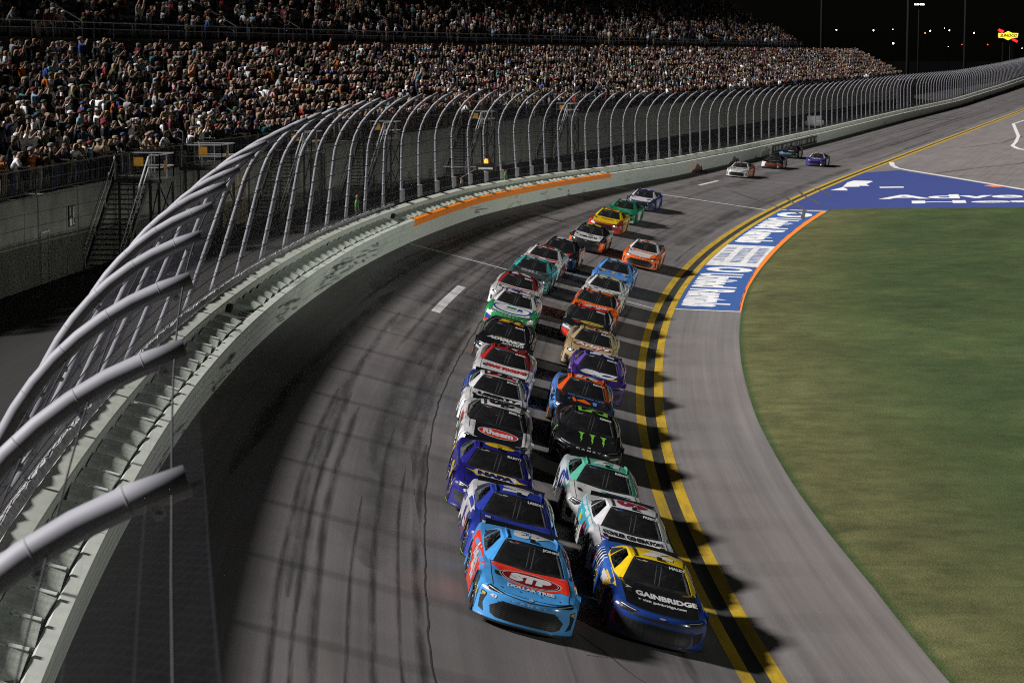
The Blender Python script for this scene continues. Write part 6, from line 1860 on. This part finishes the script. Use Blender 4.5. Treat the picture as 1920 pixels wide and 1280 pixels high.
for i, (u, v, m, r, lb) in enumerate(LAMPS):
    d = 950; r *= .62; x = bx(u, d); z = CAM_H + (97 - v) / 4500 * d
    if 'press' in lb: continue
    q = empty("street_lamp", (x, d, -.9), lb, "street lamp")
    mb = MB(); mb.tube([(0, 0, 0), (0, 0, z + .9)], .07, 6); build("pole", mb, M_POLE, q)
    mb = MB(); P = []
    for a in lin(-1, 1, 7): P.append([(r * 1.15 * math.cos(a * 1.57) * math.cos(2 * math.pi * j / 10), -.3 + r * math.cos(a * 1.57) * math.sin(2 * math.pi * j / 10), z + .9 + r * 1.1 * math.sin(a * 1.57)) for j in range(10)])
    mb.grid(P, 0, None, True); build("lit_globe", mb, m, q, True)
# lit fuel-brand sign on its pole
d = 720; sx = bx(1882, d); sz = CAM_H + (97 - 68) / 4500 * d; k = d / 4500.0
sg = empty("fuel_sign", (sx, d, -.9), "lit yellow diamond sign with a red arrow through it on a grey pole", "sign")
def sp(x, y, o=0): return Vector((x * k, -o, sz + .9 + y * k))
M_SY = mat("lit_sign_yellow", (.9, .75, .05), .4, vary=0, emit=(1, .86, .03), es=1.0)
M_SR = mat("lit_sign_red", (.8, .05, .05), .4, vary=0, emit=(.95, .03, .05), es=.85)
M_SB = mat("sign_blue_black", (.02, .02, .05), .5, vary=.1)
mb = MB()
for p in ([(-17, 13.5), (-7, 9), (-10, 4), (-19, 9.5)], [(17, -13), (19, -9), (9, -4), (7, -8)]):
    mb.quad(*[sp(x, y, .35) for x, y in p])
build("red_arrow", mb, M_SR, sg)
bm = MB(); P = [(-18, 5), (-8, 4.5), (0, 8.5), (8, 5), (19, 4.5), (17.5, -3), (9, -4), (0, -8), (-8, -4), (-17.5, -3.5)]
i0 = 0; bm.v = [tuple(sp(x, y, .5)) for x, y in P]; bm.f = [tuple(range(len(P)))]; bm.m = [0]; bm.uv = [None]
build("yellow_diamond", bm, M_SY, sg)
mb = MB(); mb.box(sp(0, 0, -.1), 36 * k, .8, 5 * k); build("sign_case", mb, M_SB, sg)
V, Fs = text2d("SUNOCO", .05, .18)
art("sign_lettering", [(np.stack([-15 + V[:, 0] * 32, -2.6 + V[:, 1] * 6.0], 1), Fs)], lambda x, y: sp(x, y, .6), M_SB, sg, (8, 4))
mb = MB(); mb.box((1.2, 0, (sz - 1) / 2), 1.1, .9, sz - 1); mb.box((-1.3, .3, (sz - 1) / 2), .35, .35, sz - 1); build("pole", mb, M_MAST, sg)
# white service truck parked behind the far fence
tk = empty("service_truck", off(330, 18.5, 1.0), "white service truck parked on the walkway behind the far fence", "truck")
B, L, D, s, c = frame(330); Mx = Matrix((D, L, Vector((0, 0, 1)))).transposed()
M_TRK = mat("white_truck_paint", (.22, .22, .22), .4, vary=.1)
mb = MB(); mb.box((0, 0, .95), 5.2, 1.9, .6, Mx); mb.box(Mx @ Vector((.3, 0, 1.55)), 2.2, 1.75, .7, Mx); build("body", mb, M_TRK, tk)
mb = MB(); mb.box(Mx @ Vector((.3, 0, 1.6)), 2.0, 1.79, .42, Mx); build("window_band", mb, M_BLKP, tk)
for a in (-1.6, 1.6):
    for b in (-.85, .85):
        mb = MB(); cpt = Mx @ Vector((a, b, .42)); mb.tube([cpt - L * .12, cpt + L * .12], .40, 14); build("wheel", mb, M_TYRE, tk)
# gate posts in the far fence
for i, (ta, lb) in enumerate(((398, "thick grey gate post in the far fence, the nearer of a pair"), (412, "thick grey gate post in the far fence, the farther of a pair"))):
    q = empty("gate_post", off(ta, 14.2, .5), lb, "gate post")
    mb = MB(); mb.bar((0, 0, 0), (0, 0, 6.6), .9); build("column", mb, M_MAST, q)
    mb = MB(); mb.box((0, 0, 6.7), 1.2, 1.2, .2); build("cap", mb, M_STEEL, q)
# a marshal in a green vest on the walkway
me = POSES['arms at the sides'][0]
for ta, oo, lb, sc in ((121, 16.5, "marshal in a bright green vest standing behind the fence left of the signal box", (.07, .28, .06)), (160, 16.0, "marshal in a green vest behind the fence farther along the walkway", (.06, .24, .05)), (141.5, 14.9, "person in black crouching close behind the fence under the signal box", (.01, .01, .01))):
    B, L, D, s, c = frame(ta); e = pt(ta, 13.5, -.25); oE = (e - B).dot(L)
    z = e.z + (2.3 - e.z) * (oo - oE) / (SO + .2 - oE)
    ob = link("person", me, None, off(ta, oo, z), (0, 0, math.atan2(-L.y, -L.x) + R(90))); ob.color = rgb(*sc); tag(ob, lb, "person", "marshals on the walkway")

# the hooded infield floodlights themselves
for k, (p, tg) in enumerate(zip(FLOOD_P, FLOOD_T)):
    words = ("first", "second", "third", "fourth", "fifth", "sixth", "seventh")
    q = empty("infield_floodlight", (p[0], p[1], -.2), "hooded floodlight on a short mast in the infield turf, %s from the near end" % words[k], "floodlight")
    c = Vector((0, 0, p[2] + .2)); d = (Vector((tg[0], tg[1], 3.0)) - Vector(p)); d.z = 0; d.normalize(); sdv = Vector((-d.y, d.x, 0))
    mb = MB(); mb.tube([(0, 0, 0) + tuple() if False else Vector(-d * 1.0), Vector(-d * 1.0) + Vector((0, 0, p[2] + .6))], .16, 10); build("pole", mb, M_MAST, q, True)
    mb = MB(); mb.tube([c - d * .9, c - d * .5, c - d * .1], [.15, .4, .5], 14, cap=False); build("lamp_housing", mb, M_MAST, q, True)
    mb = MB(); ed = c + d * 1.6 + Vector((0, 0, -.058)); w = 2.6
    mb.quad(c - d * .2 + sdv * w + Vector((0, 0, .7)), c - d * .2 - sdv * w + Vector((0, 0, .7)), ed - sdv * w + Vector((0, 0, .5)), ed + sdv * w + Vector((0, 0, .5)))
    mb.quad(ed - sdv * w, ed + sdv * w, ed + sdv * w + Vector((0, 0, .5)), ed - sdv * w + Vector((0, 0, .5)))
    build("hood", mb, M_BLKP, q)
    mb = MB(); mb.bar(c - d * 1.0 + Vector((0, 0, .3)), c + d * 1.5 + Vector((0, 0, .55)), .06); build("bracket", mb, M_MAST, q)
